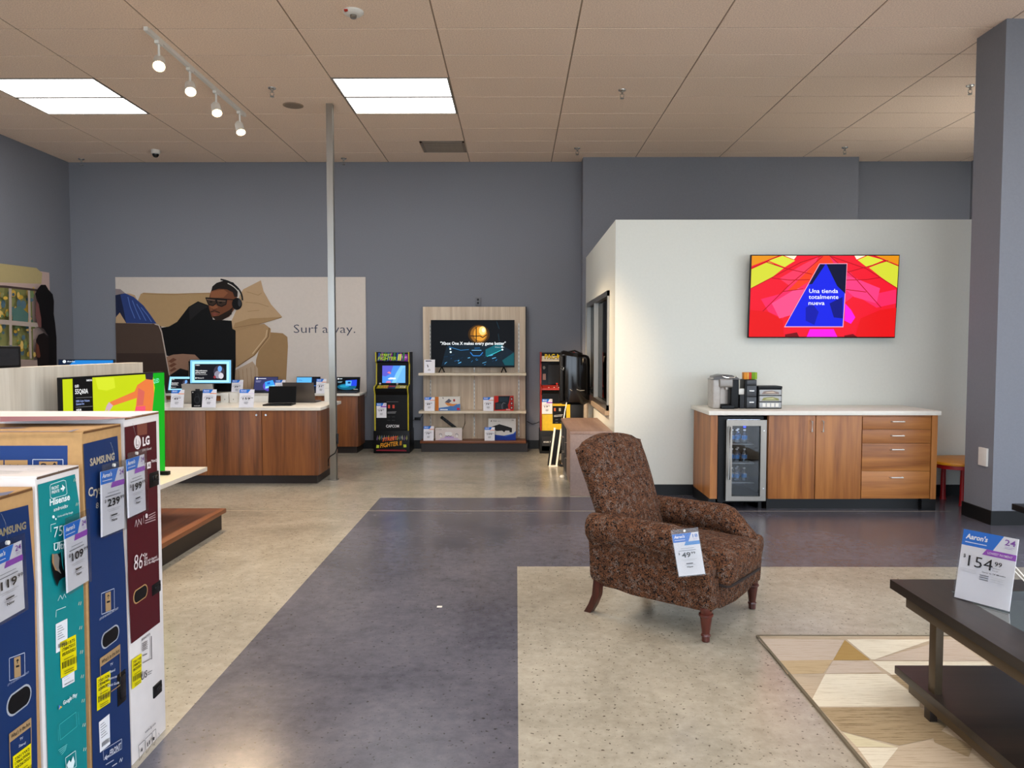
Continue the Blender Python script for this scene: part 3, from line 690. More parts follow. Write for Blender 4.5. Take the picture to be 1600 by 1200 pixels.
P.line('#d6ebea', [(392, 1138), (455, 1092), (460, 1190), (400, 1230), (392, 1138)], .002); P.poly('#e6f2f1', [(400, 1180), (415, 1150), (425, 1165), (440, 1125), (450, 1160), (440, 1200), (405, 1200)])
P.build('handling_print', t, True, None, 'stuff')
white_label(t, Z2, [(345, 302), (418, 265), (420, 445), (347, 483)]); yel_sticker(t, Z2, [(370, 415), (470, 365), (476, 585), (376, 640)], '7301875', '1708475015', '05/03/2021')
white_label(t, Z2, [(385, 640), (462, 592), (463, 660), (388, 700)], 2)
P = Print(ZP((0, 0, 1.1675)), step=.0003).pix((0, 640, 140, 780), (1200, 1200)); P.k = 2
for k in range(3): P.line('#9aa0a4', [(0, 830+k*18-5), (300-k*20, 826+k*14)], .003)
P.line('#9aa0a4', [(370, 806), (470, 796)], .004); P.build('top_print', t, True)
# --- Samsung carton (nearest)
t = s1 = carton('brown and navy television carton cut by the picture edge, nearest of the four', 2.01, 2.235, 1.135, -3.3, M_card, MATS['board_edge2'])
P = endface().pix(*Z1)
P.poly(NAVY, [(-260, 780), (195, 662), (238, 1200), (262, 2600), (-200, 2600)])
tx(P, 'SAMSUNG', (-35, 892), (180, 826), 52, '#8d8064', .035); P.build('print', t, True)
P = endface().pix(*Z2); P.k = 3
lift_icon(P, 56, 515, 152, 655, 36); tx(P, 'LIFT UP ON HANDLE, NOT DROP', (42, 690), (175, 605), 13, '#8d96b2', .02)
P.line('#a98a62', [(52, 990), (188, 888), (192, 1200)], .003); P.line('#a98a62', [(52, 990), (58, 1200)], .003)
P.poly('#a98a62', [(52, 990), (188, 886), (189, 940), (54, 1042)]); tx(P, "What's in the box", (62, 1018), (182, 930), 27, '#15171f', .015); tx(P, 'TV', (115, 1030), (135, 1018), 16, '#c9ccd8'); tx(P, 'Stand', (108, 1072), (150, 1050), 16, '#c9ccd8')
P.build('handling_print', t, True, None, 'stuff')
a, b = atx(10, 1106, BX), atx(45, 1082, BX); hole(t, a.y, b.y, (a.z+b.z)/2-.028, (a.z+b.z)/2+.028, rim=MATS['hole_rim_pale'])
yel_sticker(t, Z2, [(75, 1130), (188, 1045), (192, 1260), (80, 1345)], '7301YW2', '1706639506', '03/26/2021')
P = Print(ZP((0, 0, 1.1405)), step=.0003).pix((0, 640, 140, 780), (1200, 1200)); P.poly('#555b7c', [(-200, 1140), (40, 1110), (200, 1085), (100, 1140), (-200, 1190)]); P.build('top_print', t, True)
# tags on the cartons
pl = lambda x: (lambda a, b: atx(a, b, x))
hang_tag('price tag reading 199 on the maroon carton', (197, 708), (227, 699), (199, 812), pl(BX+.03), '199', '99', 24, string=.10)
hang_tag('price tag reading 239 on the navy carton beside the maroon one', (153, 727), (192, 718), (157, 842), pl(BX+.02), '239', '99', 24, string=.07)
hang_tag('price tag reading 109 on the teal carton', (92, 813), (130, 797), (103, 930), pl(BX+.025), '109', '99', 24, string=.0)
hang_tag('price tag on the nearest navy carton, cut by the picture edge', (-14, 852), (38.5, 830), (-12, 982), pl(BX+.02), '119', '99', 24, string=.07)

# ================================================================ DISPLAY GONDOLA with the green television
t = thing('display_gondola', 'low pale wood gondola with white shelf and brown base platform', 'display shelf', (-2.9, 5.0, 0))
bm = B(); box(bm, -3.24, -3.14, 3.6, 6.45, .12, 1.42, .003); part('back_panel', bm, M_paleg, t, True)
bm = B(); box(bm, -3.14, -2.47, 3.6, 6.48, .14, .175, .003); part('platform', bm, wood('wood_brown_y', '#54290f', '#8a4f26', 'y', c3='#6e3b1a'), t, True)
bm = B(); box(bm, -3.14, -2.50, 3.63, 6.45, 0, .14); part('kick_base', bm, M_kick, t, True)
bm = B(); box(bm, -3.14, -2.60, 3.6, 6.42, .505, .54, .003); part('shelf', bm, M_top, t, True)
for y in (3.9, 5.1, 6.2):
    bm = B(); prism(bm, [(-3.14, .505), (-2.75, .505), (-2.8, .48), (-3.1, .42), (-3.14, .42)], 'y', y, y+.012); part('bracket', bm, M_wpl, t, True)
a, b = Vector((-2.957, 4.975, 0)), Vector((-2.85, 6.2, 0)); u = (b-a).normalized(); L = (b-a).length
t = thing('television', 'television with green screen standing on the white gondola shelf', 'television', (-2.9, 5.6, .541)); Mt = basis((a.x, a.y, .62), u, (0, 0, 1))
def inM(bm, M):
    for v in bm.verts: v.co = M @ v.co
bm = B(); box(bm, 0, L, 0, .73, -.03, 0, .003); box(bm, .25, L-.25, .06, .5, -.07, -.03, .01); inM(bm, Mt); part('housing', bm, M_black, t, True)
for x in (.18, L-.18):
    bm = B(); box(bm, x-.012, x+.012, -.075, .02, -.03, -.012); box(bm, x-.02, x+.02, -.079, -.05, -.14, .13, .004); inM(bm, Mt); part('foot', bm, M_black, t, True)
P = Print(Mt, 'screen', 1.0, .0003); P.pix((0, 390, 350, 660), (1556, 1200))
for k in (1,): P.rect('#0a0a0a', .008, .012, L-.008, .722, True)
P.rect('#b9c814', .012, .016, L-.012, .718, True)
P.poly('#14a01e', [(1058, 858), (1140, 854), (1146, 1540), (1000, 1540), (1030, 1320), (1062, 1060), (1075, 960)])
P.poly('#0c0c0e', [(502, 889), (640, 884), (660, 1560), (515, 1560)])
P.poly('#c9d62a', [(660, 890), (790, 888), (800, 960), (740, 980), (680, 970)])
tx(P, 'QLED', (518, 957), (546, 955), 17, '#f0f0f0', .02); tx(P, '55Q60A', (520, 1003), (610, 998), 34, '#f0f0f0', .01); tx(P, 'SAMSUNG', (598, 914), (638, 912), 12, '#e0e0e0', .03)
tx(P, '100% Color Volume', (526, 1060), (620, 1054), 14, '#9fb4f0', .01); tx(P, 'Quantum Dot', (526, 1080), (582, 1076), 14, '#9fb4f0', .01); tx(P, 'HDR', (528, 1122), (564, 1120), 15, '#f0f0f0', .02)
P.line('#8a8a8a', [(524, 1030), (638, 1024)], .002); P.line('#8a8a8a', [(524, 1095), (640, 1088)], .002); P.line('#8a8a8a', [(526, 1142), (642, 1132)], .002)
tx(P, 'QLED', (1062, 928), (1102, 922), 30, '#7fe6c0', .01)
P.poly('#2a2230', [(1004, 862), (1060, 856), (1058, 900), (1040, 930), (1010, 910)])
P.poly('#d9743c', [(1010, 900), (1060, 905), (1066, 1000), (1056, 1100), (1040, 1240), (910, 1240), (940, 1080), (945, 1030), (780, 1085), (750, 1075), (760, 1058), (930, 985), (950, 940)])
P.poly('#e0506a', [(940, 1090), (1006, 1085), (1004, 1240), (905, 1240)]); P.poly('#c85f52', [(955, 960), (1000, 985), (990, 1080), (945, 1085)])
P.poly('#c0a0b0', [(752, 1058), (780, 1083), (742, 1140), (736, 1138), (745, 1105), (722, 1128), (735, 1085)])
P.build('screen', t, True)
bm = B(); box(bm, -3.235, -3.145, 4.4, 4.87, 1.42, 1.555, .008)
t = solo('soundbar_speaker', bm, M_black, 'black speaker on top of the pale gondola panel', 'speaker', (-3.19, 4.63, 1.42))
bm = B(); box(bm, -3.146, -3.142, 4.43, 4.84, 1.435, 1.54); part('grille', bm, M_dark, t, True)
# ================================================================ COUNTERS
CT = .872
t = thing('island_counter', 'brown wood island counter with white top, laptops on it', 'counter', (-4.1, 9.1, 0))
bm = B(); box(bm, -6.0, -2.23, 8.62, 9.55, .1, CT-.035); part('body', bm, M_brown, t, True, 0)
bm = B(); box(bm, -5.97, -2.26, 8.66, 9.5, 0, .1); part('kick_base', bm, M_kick, t, True, 0)
bm = B(); box(bm, -6.03, -2.19, 8.57, 9.6, CT-.035, CT, .003); part('worktop', bm, M_top, t, True)
for k in range(5):
    x1 = -2.235-.63*k; x0 = x1-.624
    bm = B(); box(bm, x0, x1, 8.602, 8.62, .1, CT-.04, .002); d = part('door', bm, M_brown, t, True)
    kx = x0+.05 if k % 2 == 0 else x1-.05
    bm = B(); cyl(bm, (kx, 8.585, .785), .012, .02, 'y', 12); part('knob', bm, M_chrome, d, True)
t = thing('wall_counter', 'brown wood counter with white top along the back wall', 'counter', (-4.4, 11.4, 0))
bm = B(); box(bm, -6.6, -2.29, 11.12, 11.6, .1, CT-.03); part('body', bm, M_brown, t, True, 0)
bm = B(); box(bm, -6.6, -2.32, 11.15, 11.6, 0, .1); part('kick_base', bm, M_kick, t, True, 0)
bm = B(); box(bm, -6.62, -2.26, 11.08, 11.62, CT-.03, CT, .003); part('worktop', bm, M_top, t, True)
for k in range(6):
    x1 = -2.295-.7*k; bm = B(); box(bm, x1-.694, x1, 11.104, 11.12, .1, CT-.034, .002); part('door', bm, M_brown, t, True)

def laptop(label, x, y, z, rz, draw=None, Wd=.36, open_deg=108, m=M_dark, group='laptops on the counters', bezel='#0a0a0c', D=.245, scr=True):
    t = thing('laptop', label, 'laptop', (x, y, z), rz, group); Hh = Wd*.62
    bm = B(); box(bm, -Wd/2, Wd/2, -D/2, D/2, .001, .016, .003); part('base', bm, m, t)
    bm = B(); box(bm, -Wd/2+.02, Wd/2-.02, -.01, D/2-.03, .016, .0175); part('keyboard', bm, M_black, t)
    bm = B(); box(bm, -.05, .05, -D/2+.015, -.03, .016, .0168); part('touchpad', bm, M_dark, t)
    th = math.radians(open_deg-90); M = basis((-Wd/2, D/2-.004, .018), (1, 0, 0), (0, math.sin(th), math.cos(th)))
    bm = B(); box(bm, 0, Wd, 0, Hh, -.008, 0, .003); inM(bm, M); part('lid', bm, m, t)
    P = Print(M, 'screen', 1.0, .0004)
    P.rect(bezel, .006, .008, Wd-.006, Hh-.006)
    if draw: draw(P, Wd, Hh)
    P.build('screen', t); return t
def scr_game(P, W, H):
    P.rect('#7fc4ea', .01, .012, W-.01, H-.008); P.rect('#a8e4f8', W*.06, H*.07, W*.94, H*.92); P.rect('#15161c', W*.12, H*.15, W*.88, H*.82)
    P.ell('#3a3542', W*.70, H*.5, W*.13, H*.26); P.ell('#8a8694', W*.68, H*.38, W*.09, H*.16); P.ell('#6aa0e0', W*.72, H*.62, W*.05, H*.12); P.ell('#c8c4cc', W*.75, H*.33, W*.06, H*.12); P.ell('#8a3038', W*.60, H*.28, W*.03, H*.06)
    P.text('OMEN', W*.14, H*.75, H*.04, '#e8e8e8', W*.1, .02)
    P.text('High performance', W*.14, H*.52, H*.05, '#f4f4f4', W*.28, .02); P.text('gaming desktop', W*.14, H*.44, H*.05, '#f4f4f4', W*.25, .02); P.line('#a8a8a8', [(W*.14, H*.38), (W*.42, H*.38)], .006)
    P.text('Windows 10', W*.18, H*.22, H*.045, '#f4f4f4', W*.16, .01); P.ell('#f4f4f4', W*.155, H*.24, W*.012, H*.03)
def scr_purple(P, W, H):
    P.rect('#34365e', .008, .01, W-.008, H-.008); P.ell('#5a48b0', W*.66, H*.35, W*.27, H*.36); P.poly('#3a9ae8', [(W*.46, H*.62), (W*.78, H*.76), (W*.9, H*.34), (W*.5, H*.14)]); P.poly('#8cd4ff', [(W*.5, H*.3), (W*.88, H*.42), (W*.9, H*.34), (W*.5, H*.16)])
    P.poly('#1d58c0', [(W*.56, H*.58), (W*.68, H*.62), (W*.68, H*.48), (W*.56, H*.44)]); P.ell('#ffffff', W*.12, H*.86, W*.035, H*.06); P.line('#e8e8f4', [(W*.17, H*.86), (W*.5, H*.86)], .008); P.line('#9a9ac0', [(W*.08, H*.7), (W*.3, H*.7)], .006); P.line('#9a9ac0', [(W*.08, H*.62), (W*.27, H*.62)], .006)
def scr_blue(P, W, H):
    P.rect('#5aaef0', .006, .008, W*.64, H-.012); P.rect('#10182c', W*.64, .008, W-.008, H-.03); P.text('Surface', W*.1, H*.72, H*.07, '#12305a', W*.14, .01); P.text('Do more on', W*.1, H*.46, H*.07, '#12305a', W*.22, .01); P.text('any surface', W*.1, H*.34, H*.07, '#12305a', W*.22, .01); P.line('#3a70c0', [(W*.70, H*.36), (W*.86, H*.36)], .01)
def scr_win(P, W, H):
    P.rect('#04080c', .006, .008, W-.006, H-.008); P.ell('#0f5a78', W*.45, H*.3, W*.4, H*.22); P.ell('#1f8cae', W*.35, H*.34, W*.2, H*.1)
    P.poly('#2244d8', [(W*.40, H*.75), (W*.86, H*.80), (W*.86, H*.36), (W*.42, H*.36)]); P.poly('#59b0f0', [(W*.38, H*.72), (W*.64, H*.72), (W*.62, H*.38), (W*.40, H*.38)]); P.poly('#1d3c6a', [(W*.48, H*.66), (W*.6, H*.66), (W*.6, H*.52), (W*.48, H*.52)])
    P.ell('#ffffff', W*.07, H*.86, W*.03, H*.05); P.line('#d8e8f0', [(W*.12, H*.86), (W*.24, H*.86)], .008); P.line('#8aa8b8', [(W*.06, H*.66), (W*.25, H*.66)], .006); P.line('#8aa8b8', [(W*.06, H*.6), (W*.22, H*.6)], .006); P.text('Windows', W*.74, H*.1, H*.05, '#e8f0f4', W*.18, .01)
def monitor(label, x, y, z, Wd, Hh, bot, draw, m=M_dark):
    t = thing('monitor', label, 'monitor', (x, y, z), 0, 'desktop monitors')
    M = basis((-Wd/2, 0, bot), (1, 0, 0), (0, .06, 1))
    bm = B(); box(bm, 0, Wd, 0, Hh, -.035, 0, .004); inM(bm, M); part('housing', bm, m, t)
    bm = B(); box(bm, -.035, .035, .03, .05, .01, bot+.1); part('stand', bm, M_metal, t)
    bm = B(); box(bm, -.13, .13, -.09, .12, .001, .013, .004); part('stand_base', bm, M_metal, t)
    P = Print(M, 'screen', 1.0, .0004); draw(P, Wd, Hh); P.build('screen', t); return t
def wx(px, Y): return aty(px, 600, Y).x
YW = 11.36
monitor('large desktop monitor with pale blue framed game advert, on the wall counter', wx(329, YW), YW, CT, .625, .36, .13, scr_game)
laptop('laptop with small pale blue game advert, behind the green television', wx(275, YW), YW, CT, 0, scr_game, .37)
laptop('laptop with purple screen on the wall counter', wx(410, YW), YW, CT, 0, scr_purple, .36)
laptop('laptop with light blue and navy screen, left of the metal pole', wx(477, YW), YW, CT, 0, scr_blue, .36)
laptop('laptop with dark teal glowing screen at the right end of the wall counter', wx(541, YW), YW-.02, CT, 0, scr_win, .355)
def scr_hp(P, W, H):
    P.rect('#0c1c34', .006, .008, W-.006, H-.008); P.poly('#1f7ac8', [(W*.02, H*.05), (W*.98, H*.05), (W*.98, H*.97), (W*.3, H*.97), (W*.02, H*.6)]); P.ell('#e8f4ff', W*.11, H*.93, W*.03, H*.045); P.text('hp', W*.098, H*.92, H*.03, '#0c3c78', W*.025, .01); P.text('All-in-One', W*.16, H*.915, H*.035, '#e8f4ff', W*.14, .02)
monitor('blue lit monitor peeking over the pale gondola panel', wx(134, 9.2), 9.2, CT, .675, .40, .13, scr_hp)
# island: laptops turned away, cartons, signs
def on(px, py): p = atz(px, py, CT); return p
p = on(320, 630); laptop('silver laptop seen from behind its lid, centre of the island counter', p.x-.025, p.y+.02, CT, PI, None, .37, 104, M_silver, bezel='#101216')
p = on(258, 628); laptop('silver laptop seen from behind, beside the green television', p.x-.12, p.y+.02, CT, PI, None, .37, 104, M_silver, bezel='#101216')
p = on(470, 629); laptop('dark grey laptop seen from behind its lid', p.x, p.y+.1, CT, PI-.05, None, .385, 104, mat('grey_laptop', '#57504c', .35, .5, vary=.02), bezel='#101216')
p = on(433, 634); laptop('black laptop with dark screen at the front of the island', p.x, p.y+.09, CT, .06, None, .325, 104, M_black, bezel='#050506')
sg = [('price sign reading 49 left of the headphone box', 276, 637, .145, .20, '49', '99', ORANGE), ('price sign reading 79 right of the headphone box', 326, 637, .155, .205, '79', '99', ORANGE), ('price sign reading 159 with white lower half, in front of the white tablet boxes', 384.5, 637, .165, .205, '159', '99', '#e6dcf0')]
for lab, px, py, W_, H_, pr, ce, c2 in sg:
    p = on(px, py); sign(lab, (p.x, p.y, CT), W_, H_, pr, ce, 24, c2)
for lab, px, py, W_, H_, pr, ce, c2 in (('price sign behind the white tablet boxes', 371, 614, .165, .20, '39', '99', '#e6dcf0'), ('price sign right of the purple laptop', 438, 614, .15, .20, '44', '99', '#e6dcf0'), ('price sign with curved mark left of the metal pole', 502, 618, .145, .215, '31', '99', ORANGE)):
    sign(lab, (wx(px, 11.16), 11.13, CT), W_, H_, pr, ce, 24, c2)
p = on(307.5, 636.5); t = thing('headphone_box', 'black headphone box with hanger tab on the island counter', 'box', (p.x, p.y+.03, CT))
bm = B(); box(bm, -.06, .06, -.03, .03, 0, .185, .003); part('carton', bm, M_black, t)
bm = B(); box(bm, -.025, .025, -.002, .002, .185, .205); part('hanger', bm, M_dark, t)
P = Print(YM((-.06, -.0305, 0))); P.ell('#2a2a2d', .066, .085, .036, .045); P.ell('#121214', .066, .085, .022, .03); P.line('#2a2a2d', [(.045, .11), (.05, .15), (.075, .155), (.088, .115)], .006); P.text('TUNE 500BT', .03, .012, .011, '#d8d8d8', .07, .02); P.text('JBL', .01, .165, .01, '#d8d8d8', None, .02); P.build('print', t)
for k, (px, dz) in enumerate(((352.5, 0), (366, 0))):
    p = on(px, 629); bm = B(); x0 = p.x-.052
    box(bm, x0, x0+.095, p.y-.02, p.y+.24, CT+.001, CT+.115, .003)
    t = solo('tablet_box', bm, M_wpl, ('white tablet box, left of the two lying on the island', 'white tablet box, right of the two lying on the island')[k], 'box', (p.x, p.y+.1, CT+.001), 'white tablet boxes')
    P = Print(YM((x0, p.y-.0205, CT))); P.ell('#9a9690', .05, .04, .006, .008); P.build('print', t, True)
p = on(404, 614); bm = B(); p = Vector((wx(408, 9.5), 9.5, CT)); box(bm, p.x-.14, p.x+.14, p.y-.06, p.y+.06, CT+.001, CT+.07, .003)
solo('tablet_box', bm, M_wpl, 'long white box behind the black laptop', 'box', (p.x, p.y, CT+.001), 'white tablet boxes')
p = on(517, 628); bm = B(); box(bm, p.x-.08, p.x+.035, p.y, p.y+.05, CT+.001, CT+.225, .003)
t = solo('white_carton_box', bm, M_wpl, 'upright white box behind the metal pole', 'box', (p.x, p.y, CT+.001))
P = Print(YM((p.x-.08, p.y-.0005, CT))); P.line('#c9c4bc', [(.01, .17), (.1, .17)], .004); P.build('print', t, True)

# ================================================================ WALL POSTERS
t = thing('wall_poster', 'large printed panel of a man with headphones on a sofa, reading Surf away', 'poster', (-4.2, YB, .8), 0)
a, b = aty(180, 433, YB-.02), aty(571, 435, YB-.02)
bm = B(); box(bm, a.x, b.x, YB-.02, YB-.001, .8, a.z, .002); part('panel', bm, mat('poster_cream', '#cfc4ba', .6, vary=.02), t, True)
P = Print(YM((0, YB-.0203, 0)), step=.0003, rough=.6); P.pix((170, 425, 460, 620), (1600, 1076))
SK, SK2, BE, BE2, BE3 = '#6f4129', '#8a5638', '#ad8e66', '#b99a76', '#9b7b55'
P.poly(BE2, [(60, 190), (180, 185), (225, 200), (245, 245), (235, 300), (60, 300)])
P.poly(BE, [(245, 260), (275, 190), (300, 178), (420, 184), (570, 186), (880, 178), (905, 260), (700, 480), (400, 470), (240, 330)]); P.line('#8d6f49', [(290, 186), (420, 192), (570, 196), (700, 186), (870, 186)], .008)
P.poly(BE2, [(62, 390), (95, 350), (160, 445), (60, 445)])
P.poly('#8d7f80', [(57, 145), (100, 148), (140, 180), (60, 205)])
P.poly('#1c2340', [(57, 200), (140, 182), (150, 440), (95, 350), (62, 390)])
P.poly('#2c3f78', [(100, 195), (140, 182), (215, 215), (300, 290), (360, 370), (412, 445), (150, 440), (130, 330)])
for k in range(4): P.line('#5672b8', [(165+k*38, 215+k*30), (185+k*50, 300+k*25), (225+k*48, 400+k*10)], .012)
P.poly(BE3, [(1270, 760), (1290, 690), (1395, 520), (1500, 528), (1540, 560), (1545, 640), (1530, 930), (1520, 1090), (1250, 1090)])
P.poly('#b39a80', [(1085, 850), (1240, 770), (1285, 830), (1300, 1090), (1080, 1090)])
for k in range(5): P.line('#96795c', [(1120+k*35, 850-k*10), (1130+k*35, 1000)], .008)
P.poly('#a98862', [(1090, 500), (1200, 470), (1340, 445), (1398, 490), (1392, 570), (1260, 720), (1130, 805), (1092, 830)])
P.line('#6f5233', [(1385, 480), (1375, 560), (1250, 720), (1110, 815)], .012); P.line('#d0b490', [(1365, 500), (1355, 560), (1240, 705)], .012)
P.poly('#08080a', [(455, 480), (520, 470), (590, 430), (690, 300), (770, 253), (870, 290), (900, 410), (1060, 420), (1095, 510), (1095, 800), (1080, 1090), (700, 1090), (690, 780), (500, 720)])
P.poly('#1c1a1c', [(690, 310), (770, 262), (860, 300), (800, 330), (700, 420)])
P.poly(BE2, [(1130, 200), (1160, 150), (1312, 72), (1335, 165), (1400, 280), (1497, 388), (1330, 442), (1180, 490), (1110, 512), (1068, 490), (1060, 420), (1100, 330)])
P.poly('#a4845e', [(1090, 440), (1220, 400), (1497, 388), (1330, 442), (1180, 490), (1110, 512), (1068, 490)]); P.line('#8b6c49', [(1085, 480), (1180, 465), (1330, 440), (1490, 392)], .008)
for q in ([(1190, 170), (1290, 200), (1320, 180)], [(1180, 260), (1290, 270), (1380, 300)], [(1200, 340), (1300, 330)]): P.line('#9d7f5b', q, .008)
P.poly(SK, [(872, 200), (885, 160), (1000, 130), (1095, 160), (1108, 230), (1090, 310), (1040, 385), (985, 412), (925, 416), (890, 385), (868, 320), (858, 270)])
P.poly(SK2, [(880, 170), (990, 150), (1030, 180), (990, 220), (880, 225)]); P.poly(SK2, [(868, 285), (905, 270), (945, 300), (935, 318), (890, 325)])
P.poly('#1c1512', [(885, 165), (895, 125), (930, 95), (1000, 72), (1075, 90), (1115, 140), (1112, 215), (1085, 215), (1070, 175), (1020, 150), (950, 145)])
P.line('#2b1c14', [(880, 345), (915, 334), (960, 352)], .016); P.poly('#8c4a40', [(885, 362), (915, 352), (950, 366), (915, 378)]); P.line('#5a2c20', [(885, 363), (950, 367)], .006); P.poly('#5a3220', [(880, 305), (905, 322), (940, 312), (930, 325), (900, 330)]); P.poly('#24170f', [(895, 385), (950, 378), (1040, 330), (1075, 300), (1060, 365), (985, 414), (925, 418)])
for q in ([(838, 222), (925, 232), (930, 270), (900, 292), (862, 282), (838, 222)], [(930, 235), (1020, 240), (1012, 280), (975, 298), (940, 285), (930, 235)]): P.poly('#3a2a20', q); P.line('#0c0c0e', q, .014)
P.line('#0c0c0e', [(838, 222), (1085, 240)], .014); P.ell('#120b08', 884, 258, 13, 7); P.ell('#120b08', 966, 264, 13, 7); P.line('#9a7c68', [(846, 236), (918, 246)], .006); P.line('#9a7c68', [(938, 248), (1008, 252)], .006)
arc = [(930+225*math.sin(a), 240-178*math.cos(a)) for a in [x*.16 for x in range(1, 11)]]
P.line('#141416', arc, .024); P.line('#cfc8c0', [(930+212*math.sin(x*.16), 244-165*math.cos(x*.16)) for x in range(3, 9)], .012)
P.ell('#0a0a0c', 1108, 275, 44, 52); P.ell('#3a3a3e', 1130, 265, 14, 34)
P.poly('#4c3c33', [(62, 440), (425, 448), (455, 470), (530, 890), (545, 1090), (75, 1090)]); P.poly('#3a2c26', [(75, 700), (490, 700), (530, 890), (545, 1090), (75, 1090)])
P.line('#bfb0a4', [(400, 449), (435, 458), (460, 520), (527, 890)], .016)
P.poly('#93705c', [(500, 732), (560, 712), (640, 706), (745, 712), (800, 765), (690, 770), (690, 900), (600, 890), (530, 890)])
for k in range(3): P.poly('#6d4431', [(515+k*6, 770+k*40), (560+k*4, 740+k*40), (590, 755+k*40), (545, 785+k*38)])
P.poly('#141214', [(530, 890), (620, 830), (690, 850), (690, 910), (560, 930)])
P.build('print', t, True)
P = Print(YM((0, YB-.0203, 0)), step=.0003, rough=.6); P.pix((170, 420, 580, 640), (1600, 859)); tx(P, 'Surf away.', (1128, 391), (1503, 391), 52, '#3a3f52', -.008)
P.build('lettering', t, True, 'thin dark lettering', 'stuff')
# left wall poster
t = thing('wall_poster', 'printed panel of two silhouetted people at a window, on the left wall', 'poster', (XL, 9.4, .8))
e = atx(77, 426, XL+.02); bm = B(); box(bm, XL+.001, XL+.02, 7.6, e.y, .8, e.z, .002); part('panel', bm, mat('poster_rose', '#c9aea4', .6, vary=.02), t, True)
P = Print(XP((XL+.0203, 0, 0)), step=.0003, rough=.6); P.pix((0, 400, 120, 580), (800, 1200))
P.poly('#b9a878', [(-2600, -250), (380, 125), (440, 180), (430, 290), (0, 275), (-2600, 130)])
P.poly('#8f8f58', [(-2600, 200), (0, 325), (330, 360), (350, 1080), (0, 1075), (-2600, 1070)])
rnd = random.Random(3)
for k in range(240):
    c = rnd.choice(['#c9a23c', '#d8b04c', '#7c8a4a', '#5a7a68', '#a8a070', '#e0bc68', '#6e8458', '#55707c']); x = rnd.uniform(-700, 320); y = rnd.uniform(360, 1040)
    P.ell(c, x, y, rnd.uniform(10, 34), rnd.uniform(14, 48), 8)
P.poly('#54766e', [(60, 560), (150, 520), (240, 600), (235, 690), (80, 690)])
for q, wd in (([(48, 330), (55, 930)], .055), ([(245, 350), (265, 1070)], .05), ([(-2000, 590), (0, 690), (340, 720)], .06), ([(-250, 330), (-250, 1000)], .055), ([(-600, 330), (-600, 1000)], .055)): P.line('#b8a89c', q, wd)
P.line('#4a3a36', [(-1200, 260), (0, 320), (330, 356)], .03); P.poly('#a8948a', [(-2600, 1080), (350, 1085), (540, 1120), (540, 1400), (-2600, 1400)])
P.poly('#0a0708', [(310, 395), (330, 350), (370, 300), (420, 300), (450, 350), (495, 400), (508, 470), (505, 600), (520, 700), (535, 850), (540, 1400), (440, 1400), (450, 830), (400, 760), (370, 745), (345, 640), (330, 480)])
P.poly('#7a4f4c', [(322, 455), (345, 500), (380, 640), (375, 745), (345, 742), (330, 690), (310, 620), (318, 540)]); P.poly('#0a0708', [(345, 500), (385, 520), (400, 700), (375, 745), (372, 650)])
P.poly('#180f0e', [(320, 870), (345, 820), (400, 800), (450, 840), (455, 1000), (440, 1400), (350, 1400), (330, 1060), (315, 980)]); P.poly('#6a3c2c', [(322, 900), (345, 930), (365, 1040), (355, 1062), (325, 1050), (315, 985)])
P.build('print', t, True)

# ================================================================ ARCADE CABINETS
def arcade(label, x0, y0, bodym, edge, sidem, W=.50, cpm=None):
    t = thing('arcade_cabinet', label, 'arcade machine', (x0+W/2, y0+.25, 0), 0, 'arcade machines by the back wall')
    prof = [(0, .33), (.0, .86), (-.05, .93), (-.05, .965), (.13, 1.0), (.16, 1.30), (.10, 1.34), (.09, 1.475), (.46, 1.475), (.46, .33)]
    L = [(y0+.03+a, z) for a, z in prof]
    for x in (x0, x0+W-.016):
        bm = B(); prism(bm, L, 'x', x, x+.016); s = part('side_panel', bm, sidem, t, True, 0)
        bm = B(); pts = [(x+.008, a-.001, z) for a, z in L[:8]]
        for q0, q1 in zip(pts, pts[1:]): tube(bm, [q0, q1], .0095, 6)
        part('edge_trim', bm, edge, s, True)
    bm = B(); prism(bm, [(y0+.045, .33), (y0+.045, .85), (y0+.45, .85), (y0+.45, .33)], 'x', x0+.016, x0+W-.016); lo = part('lower_front', bm, bodym, t, True, 0)
    bm = B(); prism(bm, [(y0+.01, .90), (y0+.0, .94), (y0+.16, .985), (y0+.3, .985), (y0+.3, .85), (y0+.045, .85)], 'x', x0+.016, x0+W-.016); part('control_panel', bm, cpm or bodym, t, True, 0)
    bm = B(); prism(bm, [(y0+.175, .98), (y0+.21, 1.32), (y0+.3, 1.32), (y0+.3, .98)], 'x', x0+.016, x0+W-.016); part('bezel', bm, M_black, t, True, 0)
    bm = B(); prism(bm, [(y0+.14, 1.335), (y0+.13, 1.465), (y0+.46, 1.465), (y0+.46, .33), (y0+.44, .33), (y0+.44, 1.32)], 'x', x0+.016, x0+W-.016); part('marquee', bm, M_black, t, True, 0)
    bm = B(); box(bm, x0-.012, x0+W+.012, y0, y0+.49, 0, .33, .003); part('riser', bm, M_black, t, True)
    return t
def stick(t, x, y, z, m):
    bm = B(); cyl(bm, (x, y, z), .004, .05, seg=6); part('joystick', bm, M_metal, t, True)
    bm = B(); lathe(bm, [(.002, -.016), (.012, -.011), (.016, 0), (.012, .011), (.002, .016)], (x, y, z+.055), 10); part('joystick_ball', bm, m, t, True)
SX, SY = -2.06, 11.12
t = arcade('black arcade cabinet with yellow trim and lit blue screen', SX, SY, M_black, mat('yellow_trim', '#c9b820', .4), M_black)
